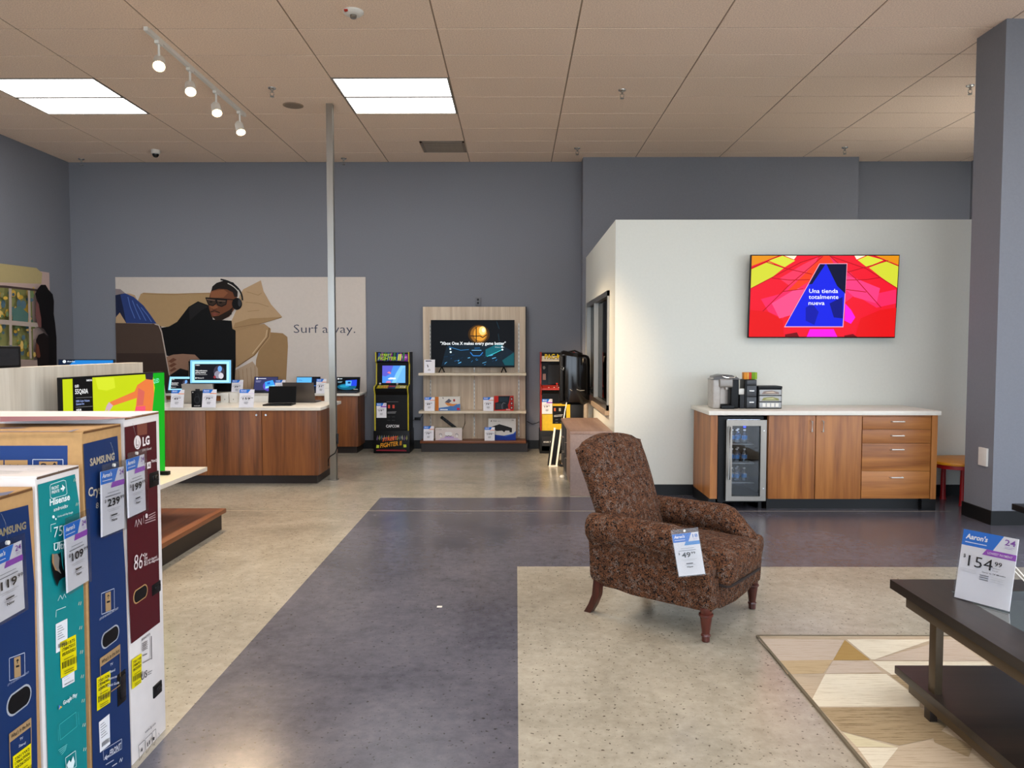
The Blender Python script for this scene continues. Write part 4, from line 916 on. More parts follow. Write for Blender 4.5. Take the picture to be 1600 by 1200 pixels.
P = Print(basis((SX+.016, SY+.139, 1.337), (1, 0, 0), (0, -.06, 1)), step=.0005); P.rect('#181028', 0, 0, .468, .128); P.poly('#5c2a7c', [(.36, 0), (.468, 0), (.468, .128), (.38, .128)]); P.ell('#b03ab8', .41, .06, .045, .045); P.text('TURBO', .375, .05, .022, '#f4d0f0', .07, .03)
for k in range(9): P.poly(['#2a4a9c', '#7c2a8c', '#3a7a4c'][k % 3], [(.02+k*.045, .0), (.05+k*.045, .02), (.06+k*.045, .128), (.03+k*.045, .128)])
P.text('STREET', .05, .078, .034, '#c8e83a', .17, .02, .25); P.text('FIGHTER', .02, .02, .048, '#c8e83a', .27, .02, .25); P.text('II', .31, .02, .085, '#e8f06a', .05, .05, .15); P.build('marquee_print', t, True)
P = Print(basis((SX+.016, SY+.1745, .985), (1, 0, 0), (0, .10, 1)), 'screen', 1.0, .0006); P.rect('#0a0a0c', 0, 0, .468, .33)
x0, x1, z0, z1 = .075, .415, .035, .29
P.rect('#4a8ae0', x0, z0, x1, z1); P.poly('#5a5ac8', [(x0, z1), (x0+.16, z1), (x0+.12, z1-.12), (x0+.05, z1-.16), (x0, z1-.15)]); P.poly('#7cc0f4', [(x0+.14, z0), (x0+.2, z0+.14), (x0+.27, z1), (x1, z1), (x1, z0)])
P.poly('#6aaef0', [(x0+.2, z0), (x0+.25, z0+.1), (x0+.3, z1-.04), (x1, z1-.02), (x1, z0)]); P.poly('#e8f4fc', [(x0+.08, z0+.06), (x0+.12, z0+.08), (x0+.2, z0+.075), (x0+.2, z0+.055), (x0+.1, z0+.05)]); P.poly('#d87a8c', [(x0+.07, z0+.15), (x0+.1, z0+.17), (x0+.13, z0+.15), (x0+.12, z0+.13)]); P.poly('#c87aa8', [(x0+.05, z0), (x0+.13, z0), (x0+.12, z0+.03), (x0+.07, z0+.03)])
P.build('screen', t, True)
P = Print(basis((SX+.016, SY-.0003, .945), (1, 0, 0), (0, .16, .045)), step=.0006); P.rect('#b8a41c', .02, .01, .448, .15); P.rect('#0c0c0e', .18, 0, .29, .15); P.rect('#b02a2a', .19, .08, .28, .13); P.build('control_print', t, True)
for k in range(2):
    stick(t, SX+.08+.25*k, SY+.06, .958, ink('#b8b8b8'))
    bm = B()
    for i in range(6): cyl(bm, (SX+.13+.25*k+.03*(i % 3), SY+.05+.035*(i//3), .955+.01*(i//3)), .011, .012, seg=10)
    part('buttons', bm, ink('#e0d8d0' if k else '#c86a3a'), t, True)
P = Print(YM((SX+.016, SY+.0445, .33)), step=.0005)
P.line('#5a5a5e', [(.16, .42), (.33, .42)], .008); P.rect('#c84a3a', .18, .325, .21, .375); P.rect('#c84a3a', .245, .325, .275, .375); P.line('#8a8a8c', [(.17, .27), (.30, .275)], .008); P.line('#b0b0b2', [(.17, .255), (.29, .257)], .006)
for q in (.2, .15): P.line('#4a4a4c', [(.17, q), (.21, q)], .005); P.line('#4a4a4c', [(.235, q), (.28, q)], .005)
P.text('CAPCOM', .15, .045, .04, '#e4e4e4', .19, .02); P.build('front_print', t, True)
P = Print(YM((SX-.012, SY-.0003, 0)), step=.0005)
for k in range(14): P.poly(['#5c4a6c', '#7a7a4a', '#4a5a6a', '#8a8a7a'][k % 4], [(.04+k*.033, .2+.02*(k % 3)), (.06+k*.033, .27), (.07+k*.033, .22), (.055+k*.033, .19)])
P.poly('#b8c83a', [(.04, .08), (.08, .08), (.085, .12), (.045, .125)]); P.poly('#b8c83a', [(.44, .09), (.48, .09), (.478, .13), (.435, .13)])
P.text('STREET', .13, .175, .05, '#e8642a', .22, .02, .2, rot=.12); P.text('FIGHTER II', .10, .085, .062, '#e8a02a', .31, .02, .2, rot=.12); P.line('#9c2a3a', [(.04, .045), (.48, .04)], .012); P.line('#6a2030', [(.06, .06), (.46, .058)], .006)
P.build('riser_print', t, True)
sign('price card on the front of the lit fighting arcade cabinet', (SX+.10, SY+.040, .515), .145, .215, '19', '99', 24, PURPLE, 0, .0, plain=False, foot=False)
QX, QY = .36, 11.12
t = arcade('arcade cabinet with red trim, yellow front and dark screen', QX, QY, mat('arcade_yellow', '#d8b41c', .45), mat('red_trim', '#b03028', .4), mat('red_side', '#a03028', .5), cpm=M_black)
P = Print(basis((QX+.016, QY+.139, 1.337), (1, 0, 0), (0, -.06, 1)), step=.0005); P.rect('#cfc6b4', 0, 0, .468, .128); P.text('PAC-MAN', .045, .04, .07, '#1a1a1a', .36, .05); P.text('PAC-MAN', .049, .044, .064, '#e8c81c', .352, .015); P.line('#4a4a6a', [(.1, .035), (.26, .03)], .004); P.build('marquee_print', t, True)
P = Print(basis((QX+.016, QY+.1745, .985), (1, 0, 0), (0, .10, 1)), step=.0006, rough=.15); P.rect('#0a0a0c', 0, 0, .468, .33); P.rect('#26272a', .1, .02, .38, .3); P.rect('#8a6a62', .02, .08, .065, .17); P.ell('#6a6a6a', .04, .26, .02, .025); P.build('screen', t, True)
P = Print(basis((QX+.016, QY-.0003, .945), (1, 0, 0), (0, .16, .045)), step=.0006); P.rect('#a83028', 0, 0, .468, .16); P.build('control_print', t, True)
bm = B(); box(bm, QX+.01, QX+.49, QY-.004, QY+.012, .925, .95); part('control_edge', bm, MATS['red_trim'], t, True)
bm = B(); box(bm, QX+.02, QX+.48, QY+.03, QY+.046, .73, .90); part('coin_black_panel', bm, M_black, t, True)  # black panel across the front under the controls
stick(t, QX+.24, QY+.06, .958, ink('#c83028'))
bm = B()
for x in (.12, .2, .27, .31): cyl(bm, (QX+x, QY+.045, .952), .011, .012, seg=10)
part('buttons', bm, M_wpl, t, True)
P = Print(YM((QX+.016, QY+.0445, .33)), step=.0005); P.rect('#0c0c0e', .16, .10, .36, .36); P.rect('#c8643a', .18, .285, .205, .33); P.rect('#a8a8a0', .25, .285, .28, .33); P.line('#b8b8b8', [(.18, .22), (.31, .235)], .008); P.line('#d8d8d8', [(.18, .205), (.3, .215)], .006)
for q in (.16, .12): P.line('#7a7a7c', [(.2, q), (.24, q)], .005); P.line('#7a7a7c', [(.27, q), (.31, q)], .005)
P.build('front_print', t, True)
bm = B()
for a, b in ((.02, .13), (.02, .27)):
    for x in (QX+.02, QX+.2): box(bm, x, x+.15, QY-.006, QY+.002, a+.02, b-.02)
part('riser_panels', bm, M_dark, t, True)
P = Print(YM((QX, QY-.0066, 0)), step=.0005); P.text('ARCADE', .04, .16, .02, '#d8d8d8', .08, .03); P.ell('#e8e8e8', .15, .17, .014, .018); P.text('1UP', .19, .16, .018, '#8a8a8a', .05, .02); P.build('riser_print', t, True)
pac = t
sign('price card on the front of the yellow and red arcade cabinet', (QX+.095, QY+.026, .575), .15, .215, '19', '99', 24, PURPLE, 0, .0, plain=False, foot=False)

# ================================================================ GAMING SHELF UNIT
t = gs = thing('gaming_shelf', 'pale wood shelf unit with dark base against the back wall', 'shelf unit', (-.62, 11.4, 0))
bm = B(); box(bm, -1.395, .145, 11.55, 11.62, .1, 2.15, .003); part('back_panel', bm, M_pale, t, True)
for z, nm in ((1.165, 'shelf'), (.605, 'shelf')):
    bm = B(); box(bm, -1.43, .15, 11.26, 11.55, z-.036, z, .003); part(nm, bm, mat('shelf_cream', '#d8c9b2', .45, vary=.03), t, True)
bm = B(); box(bm, -1.41, .15, 11.25, 11.55, .13, .165, .003); part('base_shelf', bm, M_brownx, t, True)
bm = B(); box(bm, -1.395, .175, 11.28, 11.6, 0, .13); part('kick_base', bm, M_kick, t, True)
for x in (-1.285, -.625, .045):
    bm = B(); box(bm, x-.008, x+.008, 11.545, 11.551, .2, 1.9); s = part('standard', bm, M_silver, t, True)
    bm = B()
    for k in range(28): box(bm, x-.003, x+.003, 11.5435, 11.546, .22+k*.06, .25+k*.06)
    part('slots', bm, M_dark, s, True)
    for z in (1.129, .569):
        bm = B(); prism(bm, [(11.545, z), (11.32, z), (11.34, z-.015), (11.5, z-.07), (11.545, z-.075)], 'x', x-.004, x+.004); part('bracket', bm, MATS['shelf_cream'], t, True)
bm = B(); box(bm, .145, .16, 11.54, 11.625, 0, 2.15); part('end_trim', bm, M_dark, t, True)
# its television
a, b = aty(673, 500, 11.42), aty(804, 574, 11.42)
t = thing('television', 'television showing a glowing helmet advert, standing on the upper shelf of the gaming unit', 'television', ((a.x+b.x)/2, 11.42, 1.166))
bm = B(); box(bm, a.x, b.x, 11.42, 11.455, b.z, a.z, .003); box(bm, a.x+.2, b.x-.2, 11.455, 11.49, b.z+.05, b.z+.45, .01); part('housing', bm, M_black, t, True)
for x in (a.x+.16, b.x-.16):
    bm = B()
    for s in (-1, 1): tube(bm, [(x, 11.44, b.z+.01), (x+s*.035, 11.44-.02+s*.06, 1.172)], .009, 6)
    part('foot', bm, M_black, t, True)
W_, H_ = b.x-a.x, a.z-b.z
P = Print(YM((a.x, 11.4197, b.z)), 'screen', 1.0, .0004); P.rect('#04060a', .008, .012, W_-.008, H_-.008, True); P.zoom(524, 184, 1130, 530, W_, H_)
P.poly('#0c1c28', [(640, 370), (760, 350), (900, 360), (1060, 380), (1126, 420), (1126, 520), (600, 520), (620, 440)])
P.ell('#3a2408', 872, 288, 78, 70); P.ell('#8a5a1c', 872, 288, 62, 62); P.ell('#d8922c', 880, 285, 46, 52); P.ell('#fbd27a', 898, 262, 26, 32); P.ell('#fff2c8', 905, 258, 12, 16)
P.line('#1a0e04', [(812, 300), (850, 302), (880, 300), (900, 312), (930, 290)], .014); P.line('#1a0e04', [(853, 235), (853, 345)], .014)
P.poly('#0e5a66', [(920, 400), (1000, 360), (1050, 350), (1030, 400), (960, 450), (920, 450)]); P.poly('#0e4a52', [(1040, 480), (1126, 420), (1126, 515), (1060, 515)])
P.line('#2a78c8', [(810, 420), (830, 445), (880, 445), (900, 420)], .012); P.line('#7cc0f0', [(820, 405), (890, 405)], .008); P.line('#2a70a8', [(655, 380), (740, 405), (800, 400)], .008); P.line('#3ac0c8', [(930, 450), (1000, 420), (1040, 400)], .008); P.line('#1f5a8c', [(840, 390), (880, 388)], .012)
for x, y in ((665, 395), (668, 418), (1042, 400), (1040, 380)): P.ell('#d8f0fa', x, y, 7, 7, 8)
rr = random.Random(5)
for k in range(26): P.line(rr.choice(['#1c4a78', '#2a6a9c', '#5aa8d8', '#12304c']), [(q := rr.uniform(600, 1000), w2 := rr.uniform(440, 515)), (q+rr.uniform(8, 30), w2-rr.uniform(2, 12))], rr.choice([.006, .01]))
P.line('#1f3a48', [(1000, 195), (1020, 250)], .006); P.line('#1f3a48', [(1012, 285), (1020, 340)], .006)
tx(P, '"Xbox One X makes every game better"', (594, 365), (1066, 365), 22, '#f4f8fa', .012); tx(P, 'Windows Central', (988, 386), (1054, 386), 8, '#c0d0d8', 0)
P.build('screen', t, True)
# goods on the shelves
def gbox(label, px0, px1, ytop, ybase, Y, z, dep, m, art, lean=0):
    a, b = aty(px0, ytop, Y), aty(px1, ybase, Y); W_ = b.x-a.x; H_ = a.z-z
    t = thing('product_box', label, 'box', ((a.x+b.x)/2, Y, z+.001), 0, 'game cartons on the shelf unit')
    bm = B(); box(bm, -W_/2, W_/2, 0, dep, 0, H_, .002); part('carton', bm, m, t)
    P = Print(YM((-W_/2, -.0003, 0))); art(P, W_, H_); P.build('print', t); return t
def art_ring(P, W, H):
    P.rect('#c8742c', 0, 0, W*.14, H); P.rect('#dcd6cf', W*.14, 0, W, H); P.poly('#4a78b8', [(W*.14, 0), (W, 0), (W, H*.5), (W*.75, H*.42), (W*.5, H*.28), (W*.14, H*.2)]); P.poly('#d88a4a', [(W*.38, H*.55), (W*.5, H*.36), (W*.72, H*.32), (W*.9, H*.5), (W*.7, H*.48), (W*.5, H*.58)])
    P.poly('#5a5a6a', [(W*.38, H*.6), (W*.55, H*.86), (W*.66, H*.7), (W*.55, H*.55)]); P.ell('#a83a30', W*.76, H*.74, W*.04, H*.1); P.rect('#c82a3a', W*.87, H*.05, W*.98, H*.2); P.line('#f0f0f0', [(W*.2, H*.08), (W*.5, H*.08)], .012); P.line('#2a2a2a', [(W*.3, H*.95), (W*.33, H*.85)], .01)
def art_switch(P, W, H):
    P.rect('#c8241c', 0, 0, W, H); P.poly('#12181f', [(W*.22, H), (W*.82, H), (W*.76, H*.55), (W*.6, H*.1), (W*.05, H*.05), (W*.05, H*.55), (W*.22, H*.6)]); P.rect('#1f2f3c', W*.27, H*.62, W*.7, H*.92); P.rect('#2c3038', W*.1, H*.12, W*.5, H*.5)
    P.line('#6a6a72', [(W*.42, H*.12), (W*.4, H*.4), (W*.48, H*.55), (W*.58, H*.5)], .01); P.poly('#1a1c22', [(W*.58, H*.2), (W*.62, H*.7), (W*.72, H*.3), (W*.72, H*.12)])
    for k in range(3): P.rect('#3a1a1a', W*.84, H*(.1+.3*k), W*.96, H*(.32+.3*k)); P.ell('#d8b8b0', W*.9, H*(.2+.3*k), W*.03, H*.06)
    P.text('SWITCH', W*.62, H*.04, H*.07, '#f4e4e0', W*.2, .03)
def art_vr(P, W, H):
    P.rect('#dcd0cc', 0, 0, W, H); P.poly('#b89ad0', [(W*.3, 0), (W*.75, 0), (W*.68, H*.3), (W*.36, H*.3)]); P.poly('#cdb8d4', [(W*.1, 0), (W*.95, 0), (W*.8, H*.2), (W*.25, H*.2)]); P.poly('#efeceb', [(W*.36, H*.62), (W*.4, H*.68), (W*.58, H*.68), (W*.64, H*.6), (W*.62, H*.36), (W*.53, H*.33), (W*.5, H*.38), (W*.46, H*.33), (W*.38, H*.38)])
    P.line('#3a3a40', [(W*.38, H*.37), (W*.46, H*.33), (W*.5, H*.38), (W*.54, H*.33), (W*.62, H*.36)], .008)
    for x in (.2, .8): P.line('#8a8a90', [(W*(x-.05), H*.45), (W*(x-.02), H*.55), (W*(x+.04), H*.52), (W*(x+.05), H*.4)], .008); P.line('#f4f4f4', [(W*x, H*.4), (W*(x+.02), H*.28)], .02)
    P.ell('#1a1a1c', W*.06, H*.88, W*.01, H*.03); P.text('oculus', W*.08, H*.86, H*.05, '#1a1a1c', W*.16, .02); P.text('Quest 2', W*.3, H*.86, H*.04, '#8a8a8e', W*.12, .01)
def art_ps(P, W, H):
    P.rect('#dcd8d4', 0, 0, W, H); P.poly('#1d3c9c', [(0, 0), (W, 0), (W, H*.4), (W*.9, H*.3), (W*.6, H*.2), (W*.3, H*.24), (0, H*.34)]); P.poly('#3a68c8', [(W*.55, H*.2), (W*.9, H*.3), (W, H*.42), (W, H*.34), (W*.9, H*.26), (W*.65, H*.17)])
    P.poly('#1a1718', [(W*.12, H*.62), (W*.4, H*.74), (W*.7, H*.63), (W*.86, H*.56), (W*.86, H*.36), (W*.78, H*.36), (W*.76, H*.44), (W*.62, H*.44), (W*.58, H*.36), (W*.5, H*.44), (W*.3, H*.42), (W*.18, H*.5)])
    P.poly('#2a2a2e', [(W*.08, H*.86), (W*.11, H*.93), (W*.13, H*.86)]); P.text('PS4', W*.18, H*.86, H*.045, '#3a3a40', W*.12, .01); P.text('slim', W*.34, H*.86, H*.04, '#7a7a80', W*.1, 0); P.text('1TB', W*.84, H*.9, H*.04, '#3a3a40', W*.08, .02)
gbox('game carton with orange spine and blue wave, middle shelf', 680, 719, 620, 643, 11.34, .605, .09, M_wpl, art_ring)
gbox('red and black console carton on the middle shelf', 772, 802.5, 619, 642, 11.34, .605, .10, mat('red_box', '#c02a20', .5), art_switch)
gbox('white headset carton on the lowest shelf', 680, 722, 669, 691, 11.34, .165, .12, M_wpl, art_vr)
gbox('white and blue console carton on the lowest shelf', 763, 806, 654, 691.5, 11.36, .165, .11, M_wpl, art_ps)
for lab, px, z, H_, pr in (('price sign beside the orange spined carton', 671, .605, .205, '89'), ('price sign beside the red console carton', 763, .605, .205, '79'), ('price sign beside the white headset carton', 669.5, .165, .215, '79'), ('price sign in front of the white and blue console carton', 765, .165, .20, '109')):
    sign(lab, (aty(px, 640, 11.3).x, 11.285, z), .15, H_, pr, '99', 24, ORANGE)
def face_ad(P, W, H): P.poly('#1f2a4c', [(W*.12, H*.93), (W*.62, H*.93), (W*.72, H*.86), (W*.15, H*.86)]); P.line('#2a2a2a', [(W*.3, H*.62), (W*.38, H*.42)], .012); P.line('#9a9a9a', [(W*.35, H*.2), (W*.6, H*.2)], .01); P.ell('#c9c4c4', W*.48, H*.25, W*.1, H*.06)
sign('white advert card left of the gaming television', (aty(671, 580, 11.3).x, 11.285, 1.165), .16, .20, '', '', face=face_ad)
t = thing('power_strip', 'black power strip hanging slanted under the middle shelf', 'power strip', (-1.0, 11.53, .4))
bm = B(); M = Matrix.Translation((0, 0, 0)) @ Matrix.Rotation(.66, 4, 'Y'); box(bm, -.16, .16, -.02, .015, -.022, .022, .004); inM(bm, M); part('body', bm, M_black, t)
bm = B(); tube(bm, [(.12, 0, -.1), (.2, -.01, -.09), (.235, -.01, 0), (.23, -.005, .17)], .004, 6); part('cord', bm, M_black, t)
bm = B()
for k in range(6): box(bm, -.12+k*.045, -.095+k*.045, -.0215, -.019, -.012, .012)
inM(bm, M); part('sockets', bm, M_dark, t)
t = thing('power_adapter', 'black adapter with a cord between arcade cabinet and shelf unit', 'adapter', (-1.49, 11.6, .46))
bm = B(); box(bm, -.045, .045, -.02, .02, -.02, .025, .006); part('block', bm, M_black, t)
bm = B(); tube(bm, [(.04, 0, .01), (.07, -.03, .05), (.1, -.06, .11)], .004, 6); tube(bm, [(-.04, 0, -.01), (-.07, -.02, -.02)], .004, 6); part('cord', bm, M_black, t)
bm = B(); tube(bm, [(.17, 11.63, .42), (.25, 11.6, .38), (.32, 11.58, .40), (.352, 11.56, .42)], .005, 6); part('power_cord', bm, M_black, pac, True)
# ================================================================ TV CONSOLE, BLACK UNIT, STEP STOOL
M_con = wood('console_rose', '#7d6257', '#a08576', 'y', .45, 8); M_con2 = mat('console_end', '#8f7970', .5, vary=.08, scale=40)
t = thing('tv_console', 'long rose brown television console against the white side wall', 'console', (.79, 8.7, 0))
x0, x1, y0, y1, zt = .565, 1.005, 7.93, 9.46, .675
bm = B(); box(bm, x0-.005, x1, y0-.004, y1, zt-.03, zt, .002); part('top', bm, M_con, t, True)
for y in (y0, y1-.03): bm = B(); box(bm, x0, x1, y, y+.03, .0 if y == y0 else .1, zt-.03, .002); part('end_panel', bm, M_con2, t, True)
bm = B(); box(bm, x0+.01, x1, y0+.03, y1-.03, .1, .13); part('bottom_panel', bm, M_con, t, True)
bm = B(); box(bm, x1-.012, x1, y0+.03, y1-.03, .13, zt-.03); part('back_panel', bm, M_con2, t, True)
for k in range(3):
    ya = y0+.04+k*.485; bm = B(); box(bm, x0-.004, x0+.014, ya, ya+.475, .135, zt-.035, .002); d = part('door', bm, M_dark if k else M_con, t, True)
    bm = B(); yy = ya+(.43 if k < 2 else .05)
    tube(bm, [(x0-.004, yy, .33), (x0-.03, yy, .33), (x0-.03, yy, .50), (x0-.004, yy, .50)], .005, 6); part('handle', bm, M_chrome, d, True)
for yy in (9.2, 8.9):
    bm = B(); cyl(bm, (x0+.02, yy, 0), .018, .1, seg=10); part('leg', bm, M_chrome, t, True)
p = atz(881, 738); bm = B(); lathe(bm, [(.03, .001), (.034, .012), (.02, .03), (.006, .034)], seg=12)
for v in bm.verts: v.co += Vector((.55, 9.05, 0))
solo('door_stop', bm, M_wpl, 'small white rubber stop on the floor beside the console', 'door stop', (.55, 9.05, .001))
# tall black unit
t = thing('black_display_unit', 'tall glossy black upright unit with rounded top and grey post behind the console', 'display unit', (.77, 10.05, 0))
def ring(z, s, f, bulge): # x across, y depth
    out = []
    for k in range(20):
        a = 2*PI*k/20; c, sn = math.cos(a), math.sin(a); r = (abs(c)**3+abs(sn)**3)**(-1/3)
        out.append((.2*s*c*r, f+.11*s*sn*r*bulge, z-.03*c*r*(z > 1.35)))
    return out
bm = B(); loft(bm, [ring(.80, .82, 0, .7), ring(.83, .96, 0, .9), ring(.95, 1, 0, 1), ring(1.3, 1, 0, 1), ring(1.42, .98, 0, .95), ring(1.46, .9, .01, .8), ring(1.475, .75, .02, .6)]); part('shell', bm, M_gloss, t)
bm = B(); box(bm, -.205, -.15, -.13, -.02, .84, 1.44, .015, 3); part('side_rail', bm, M_black, t)
bm = B(); tube(bm, [(-.17, -.13, 1.3), (-.19, -.15, 1.27), (-.16, -.15, 1.25), (-.15, -.13, 1.28)], .006, 6); part('buckle', bm, M_metal, t)
bm = B(); tube(bm, [(.02, -.105, 1.00), (.06, -.125, .985), (.12, -.115, .99)], .006, 6); part('handle', bm, M_chrome, t)  # bright tube standing in for a highlight on the glossy shell
bm = B(); tube(bm, [(-.07, -.105, 1.0), (-.04, -.12, .98)], .006, 6); part('highlight_tube', bm, M_chrome, t)  # shorter bright tube, another highlight of the shell
bm = B(); cyl(bm, (.18, 0, 1.005), .02, .06, 'x', 12); part('knob', bm, M_black, t)
bm = B(); tube(bm, [(-.12, .0, 1.475), (0, .0, 1.50), (.1, .0, 1.455)], .012, 8); part('grip', bm, M_black, t)
bm = B(); box(bm, -.05, .11, -.05, .12, .03, .85, .01); part('column', bm, M_black, t)
bm = B(); cyl(bm, (.145, -.02, .03), .033, .8, seg=16); part('post', bm, mat('post_grey', '#8d8175', .5), t)
bm = B(); box(bm, -.2, .2, -.18, .2, 0, .035, .01); part('foot_plate', bm, M_black, t)
bm = B(); tube(bm, [(.59, 9.40, .676), (.605, 9.44, .76), (.63, 9.5, .86)], .006, 6); solo('white_rod', bm, M_wpl, 'thin white rod leaning at the back corner of the console', 'rod', (.59, 9.40, .676))
# step stool
t = thing('step_stool', 'folded step stool with white rails leaning on the console', 'step stool', (.50, 9.9, 0))
for k in range(2):
    x = -.06+k*.085
    bm = B(); box(bm, x-.012, x+.012, -.012, .012, 0, .5, .003); inM(bm, Matrix.Rotation(.13, 4, 'Y')); part('rail', bm, M_wpl, t)
bm = B(); box(bm, -.05, .05, .02, .035, .02, .48, .004); inM(bm, Matrix.Rotation(.13, 4, 'Y')); part('step_panel', bm, M_black, t)
bm = B(); box(bm, -.09, -.06, .0, .06, .0, .4, .006); inM(bm, Matrix.Rotation(.13, 4, 'Y')); part('rear_leg', bm, M_black, t)
bm = B(); box(bm, -.075, .045, -.02, .03, 0, .014, .003); part('foot_bar', bm, M_wpl, t)

# ================================================================ ARMCHAIR
def fabric():
    m, nt, p = base_mat('paisley'); p.inputs['Roughness'].default_value = .9; p.inputs['Specular IOR Level'].default_value = .2
    tc = nn(nt, 'ShaderNodeTexCoord')
    n0 = nn(nt, 'ShaderNodeTexNoise', Scale=40.0, Detail=2.0); nt.links.new(tc.outputs['Object'], n0.inputs['Vector'])
    va = nn(nt, 'ShaderNodeVectorMath', operation='MULTIPLY_ADD'); va.inputs[1].default_value = (.035, .035, .035)
    nt.links.new(n0.outputs['Color'], va.inputs[0]); nt.links.new(tc.outputs['Object'], va.inputs[2])
    vo = nn(nt, 'ShaderNodeTexVoronoi', Scale=75.0); vo.feature = 'DISTANCE_TO_EDGE'; nt.links.new(va.outputs[0], vo.inputs['Vector'])
    vc = nn(nt, 'ShaderNodeTexNoise', Scale=64.0, Detail=3.0, Distortion=1.8); nt.links.new(tc.outputs['Object'], vc.inputs['Vector'])
    r = nn(nt, 'ShaderNodeValToRGB'); e = r.color_ramp.elements
    e[0].position = .40; e[0].color = lin('#120c0b')+(1,); e[1].position = .66; e[1].color = lin('#1d1412')+(1,)
    for pos, c in ((.46, '#2e1d16'), (.50, '#69432b'), (.55, '#744b2f'), (.60, '#3a2620')): k = e.new(pos); k.color = lin(c)+(1,)
    nt.links.new(vc.outputs['Fac'], r.inputs[0])
    r2 = nn(nt, 'ShaderNodeValToRGB'); r2.color_ramp.elements[0].position = .02; r2.color_ramp.elements[1].position = .075
    r2.color_ramp.elements[0].color = (1, 1, 1, 1); r2.color_ramp.elements[1].color = (0, 0, 0, 1); nt.links.new(vo.outputs['Distance'], r2.inputs[0])
    n4 = nn(nt, 'ShaderNodeTexNoise', Scale=30.0); nt.links.new(tc.outputs['Object'], n4.inputs['Vector'])
    gt = nn(nt, 'ShaderNodeMath', operation='GREATER_THAN'); gt.inputs[1].default_value = .55; nt.links.new(n4.outputs['Fac'], gt.inputs[0])
    mu = nn(nt, 'ShaderNodeMath', operation='MULTIPLY'); nt.links.new(r2.outputs[0], mu.inputs[0]); nt.links.new(gt.outputs[0], mu.inputs[1])
    mx = nn(nt, 'ShaderNodeMix', data_type='RGBA'); mx.inputs[7].default_value = lin('#776a62')+(1,)
    nt.links.new(mu.outputs[0], mx.inputs[0]); nt.links.new(r.outputs[0], mx.inputs[6]); nt.links.new(mx.outputs[2], p.inputs['Base Color'])
    b = nn(nt, 'ShaderNodeBump', Strength=.15, Distance=.004); nt.links.new(vc.outputs['Fac'], b.inputs['Height']); nt.links.new(b.outputs[0], p.inputs['Normal'])
    return m
M_fab = fabric(); M_leg = wood('leg_cherry', '#2e120b', '#58241a', 'z', .3, 10)
t = ch = thing('armchair', 'brown paisley armchair with rolled arms and turned wooden legs', 'armchair', (.936, 4.44, 0), math.radians(-38))
def cushion(x0, x1, y0, y1, z0, z1, r, crown=.03, n=10):
    """rounded slab with a crowned top"""
    bm = B(); box(bm, x0, x1, y0, y1, z0, z1, r, 4)
    bmesh.ops.subdivide_edges(bm, edges=[e for e in bm.edges if e.calc_length() > .12], cuts=4, use_grid_fill=True)
    cx, cy, hx, hy = (x0+x1)/2, (y0+y1)/2, (x1-x0)/2, (y1-y0)/2
    for v in bm.verts:
        k = max(0, 1-((v.co.x-cx)/hx)**2)*max(0, 1-((v.co.y-cy)/hy)**2)
        if v.co.z > (z0+z1)/2: v.co.z += crown*k
    return bm
bm = cushion(-.26, .432, -.248, .248, .275, .45, .06, .03); part('seat_cushion', bm, M_fab, t)
bm = B(); tube(bm, [(.36, -.243, .292), (.405, -.235, .284), (.418, -.2, .282), (.42, 0, .281), (.418, .2, .282), (.405, .235, .284), (.36, .243, .292)], .008, 8); part('seam_shadow', bm, mat('seam_shadow_dark', '#241813', .9), t)  # added dark tube for the seam's shadow under the cushion
bm = B(); prism(bm, [(-.29, .275), (-.29, .18), (-.2, .148), (0, .135), (.2, .148), (.29, .18), (.29, .275)], 'x', .30, .365, .012, 2); part('front_panel', bm, M_fab, t)
bm = B(); box(bm, -.36, .31, -.27, .27, .15, .28, .01); part('seat_frame', bm, M_fab, t)
for s in (-1, 1):
    bm = B(); rings = []
    xs = [-.37, -.36, -.30, -.1, .14, .20, .25, .30, .34, .365, .375]
    for i, x in enumerate(xs):
        f = max(0, min(1, (x+.37)/.75)); flare = 1+.16*max(0, (x-.15)/.23); sh = (.86 if i in (0, 10) else .95 if i in (1, 9) else 1)
        zb = .165 + .035*max(0, (-x-.1)/.27); zt_ = .60-(0 if x < .17 else .155*min(1, (x-.17)/.16)**1.3); R = (.086 if x < .2 else .086-.018*min(1, (x-.2)/.1))*sh
        cyo = s*.345; cz_ = zt_-R; pts = []
        prof = []
        for k in range(13):                      # roll: from inner side over the top to outer side
            a = math.radians(-50+k*(280/12)); prof.append((cyo-s*R*math.cos(a), cz_+R*math.sin(a)))
        inner, outer = s*.25, s*.365
        prof += [(outer+s*.008*flare, cz_-R*1.1), (outer*(.985), (zb+cz_)/2), (outer*.96, zb+.02), (outer*.93, zb), (inner, zb), (inner, (zb+cz_)/2), (inner, cz_-R*1.0)]
        if sh < 1:
            my = sum(p[0] for p in prof)/len(prof); mz = sum(p[1] for p in prof)/len(prof); prof = [(my+(p[0]-my)*sh, mz+(p[1]-mz)*(.5+.5*sh)) for p in prof]
        rings.append([(x, y, z) for y, z in prof])
    loft(bm, rings); part('arm', bm, M_fab, t, smooth=50)
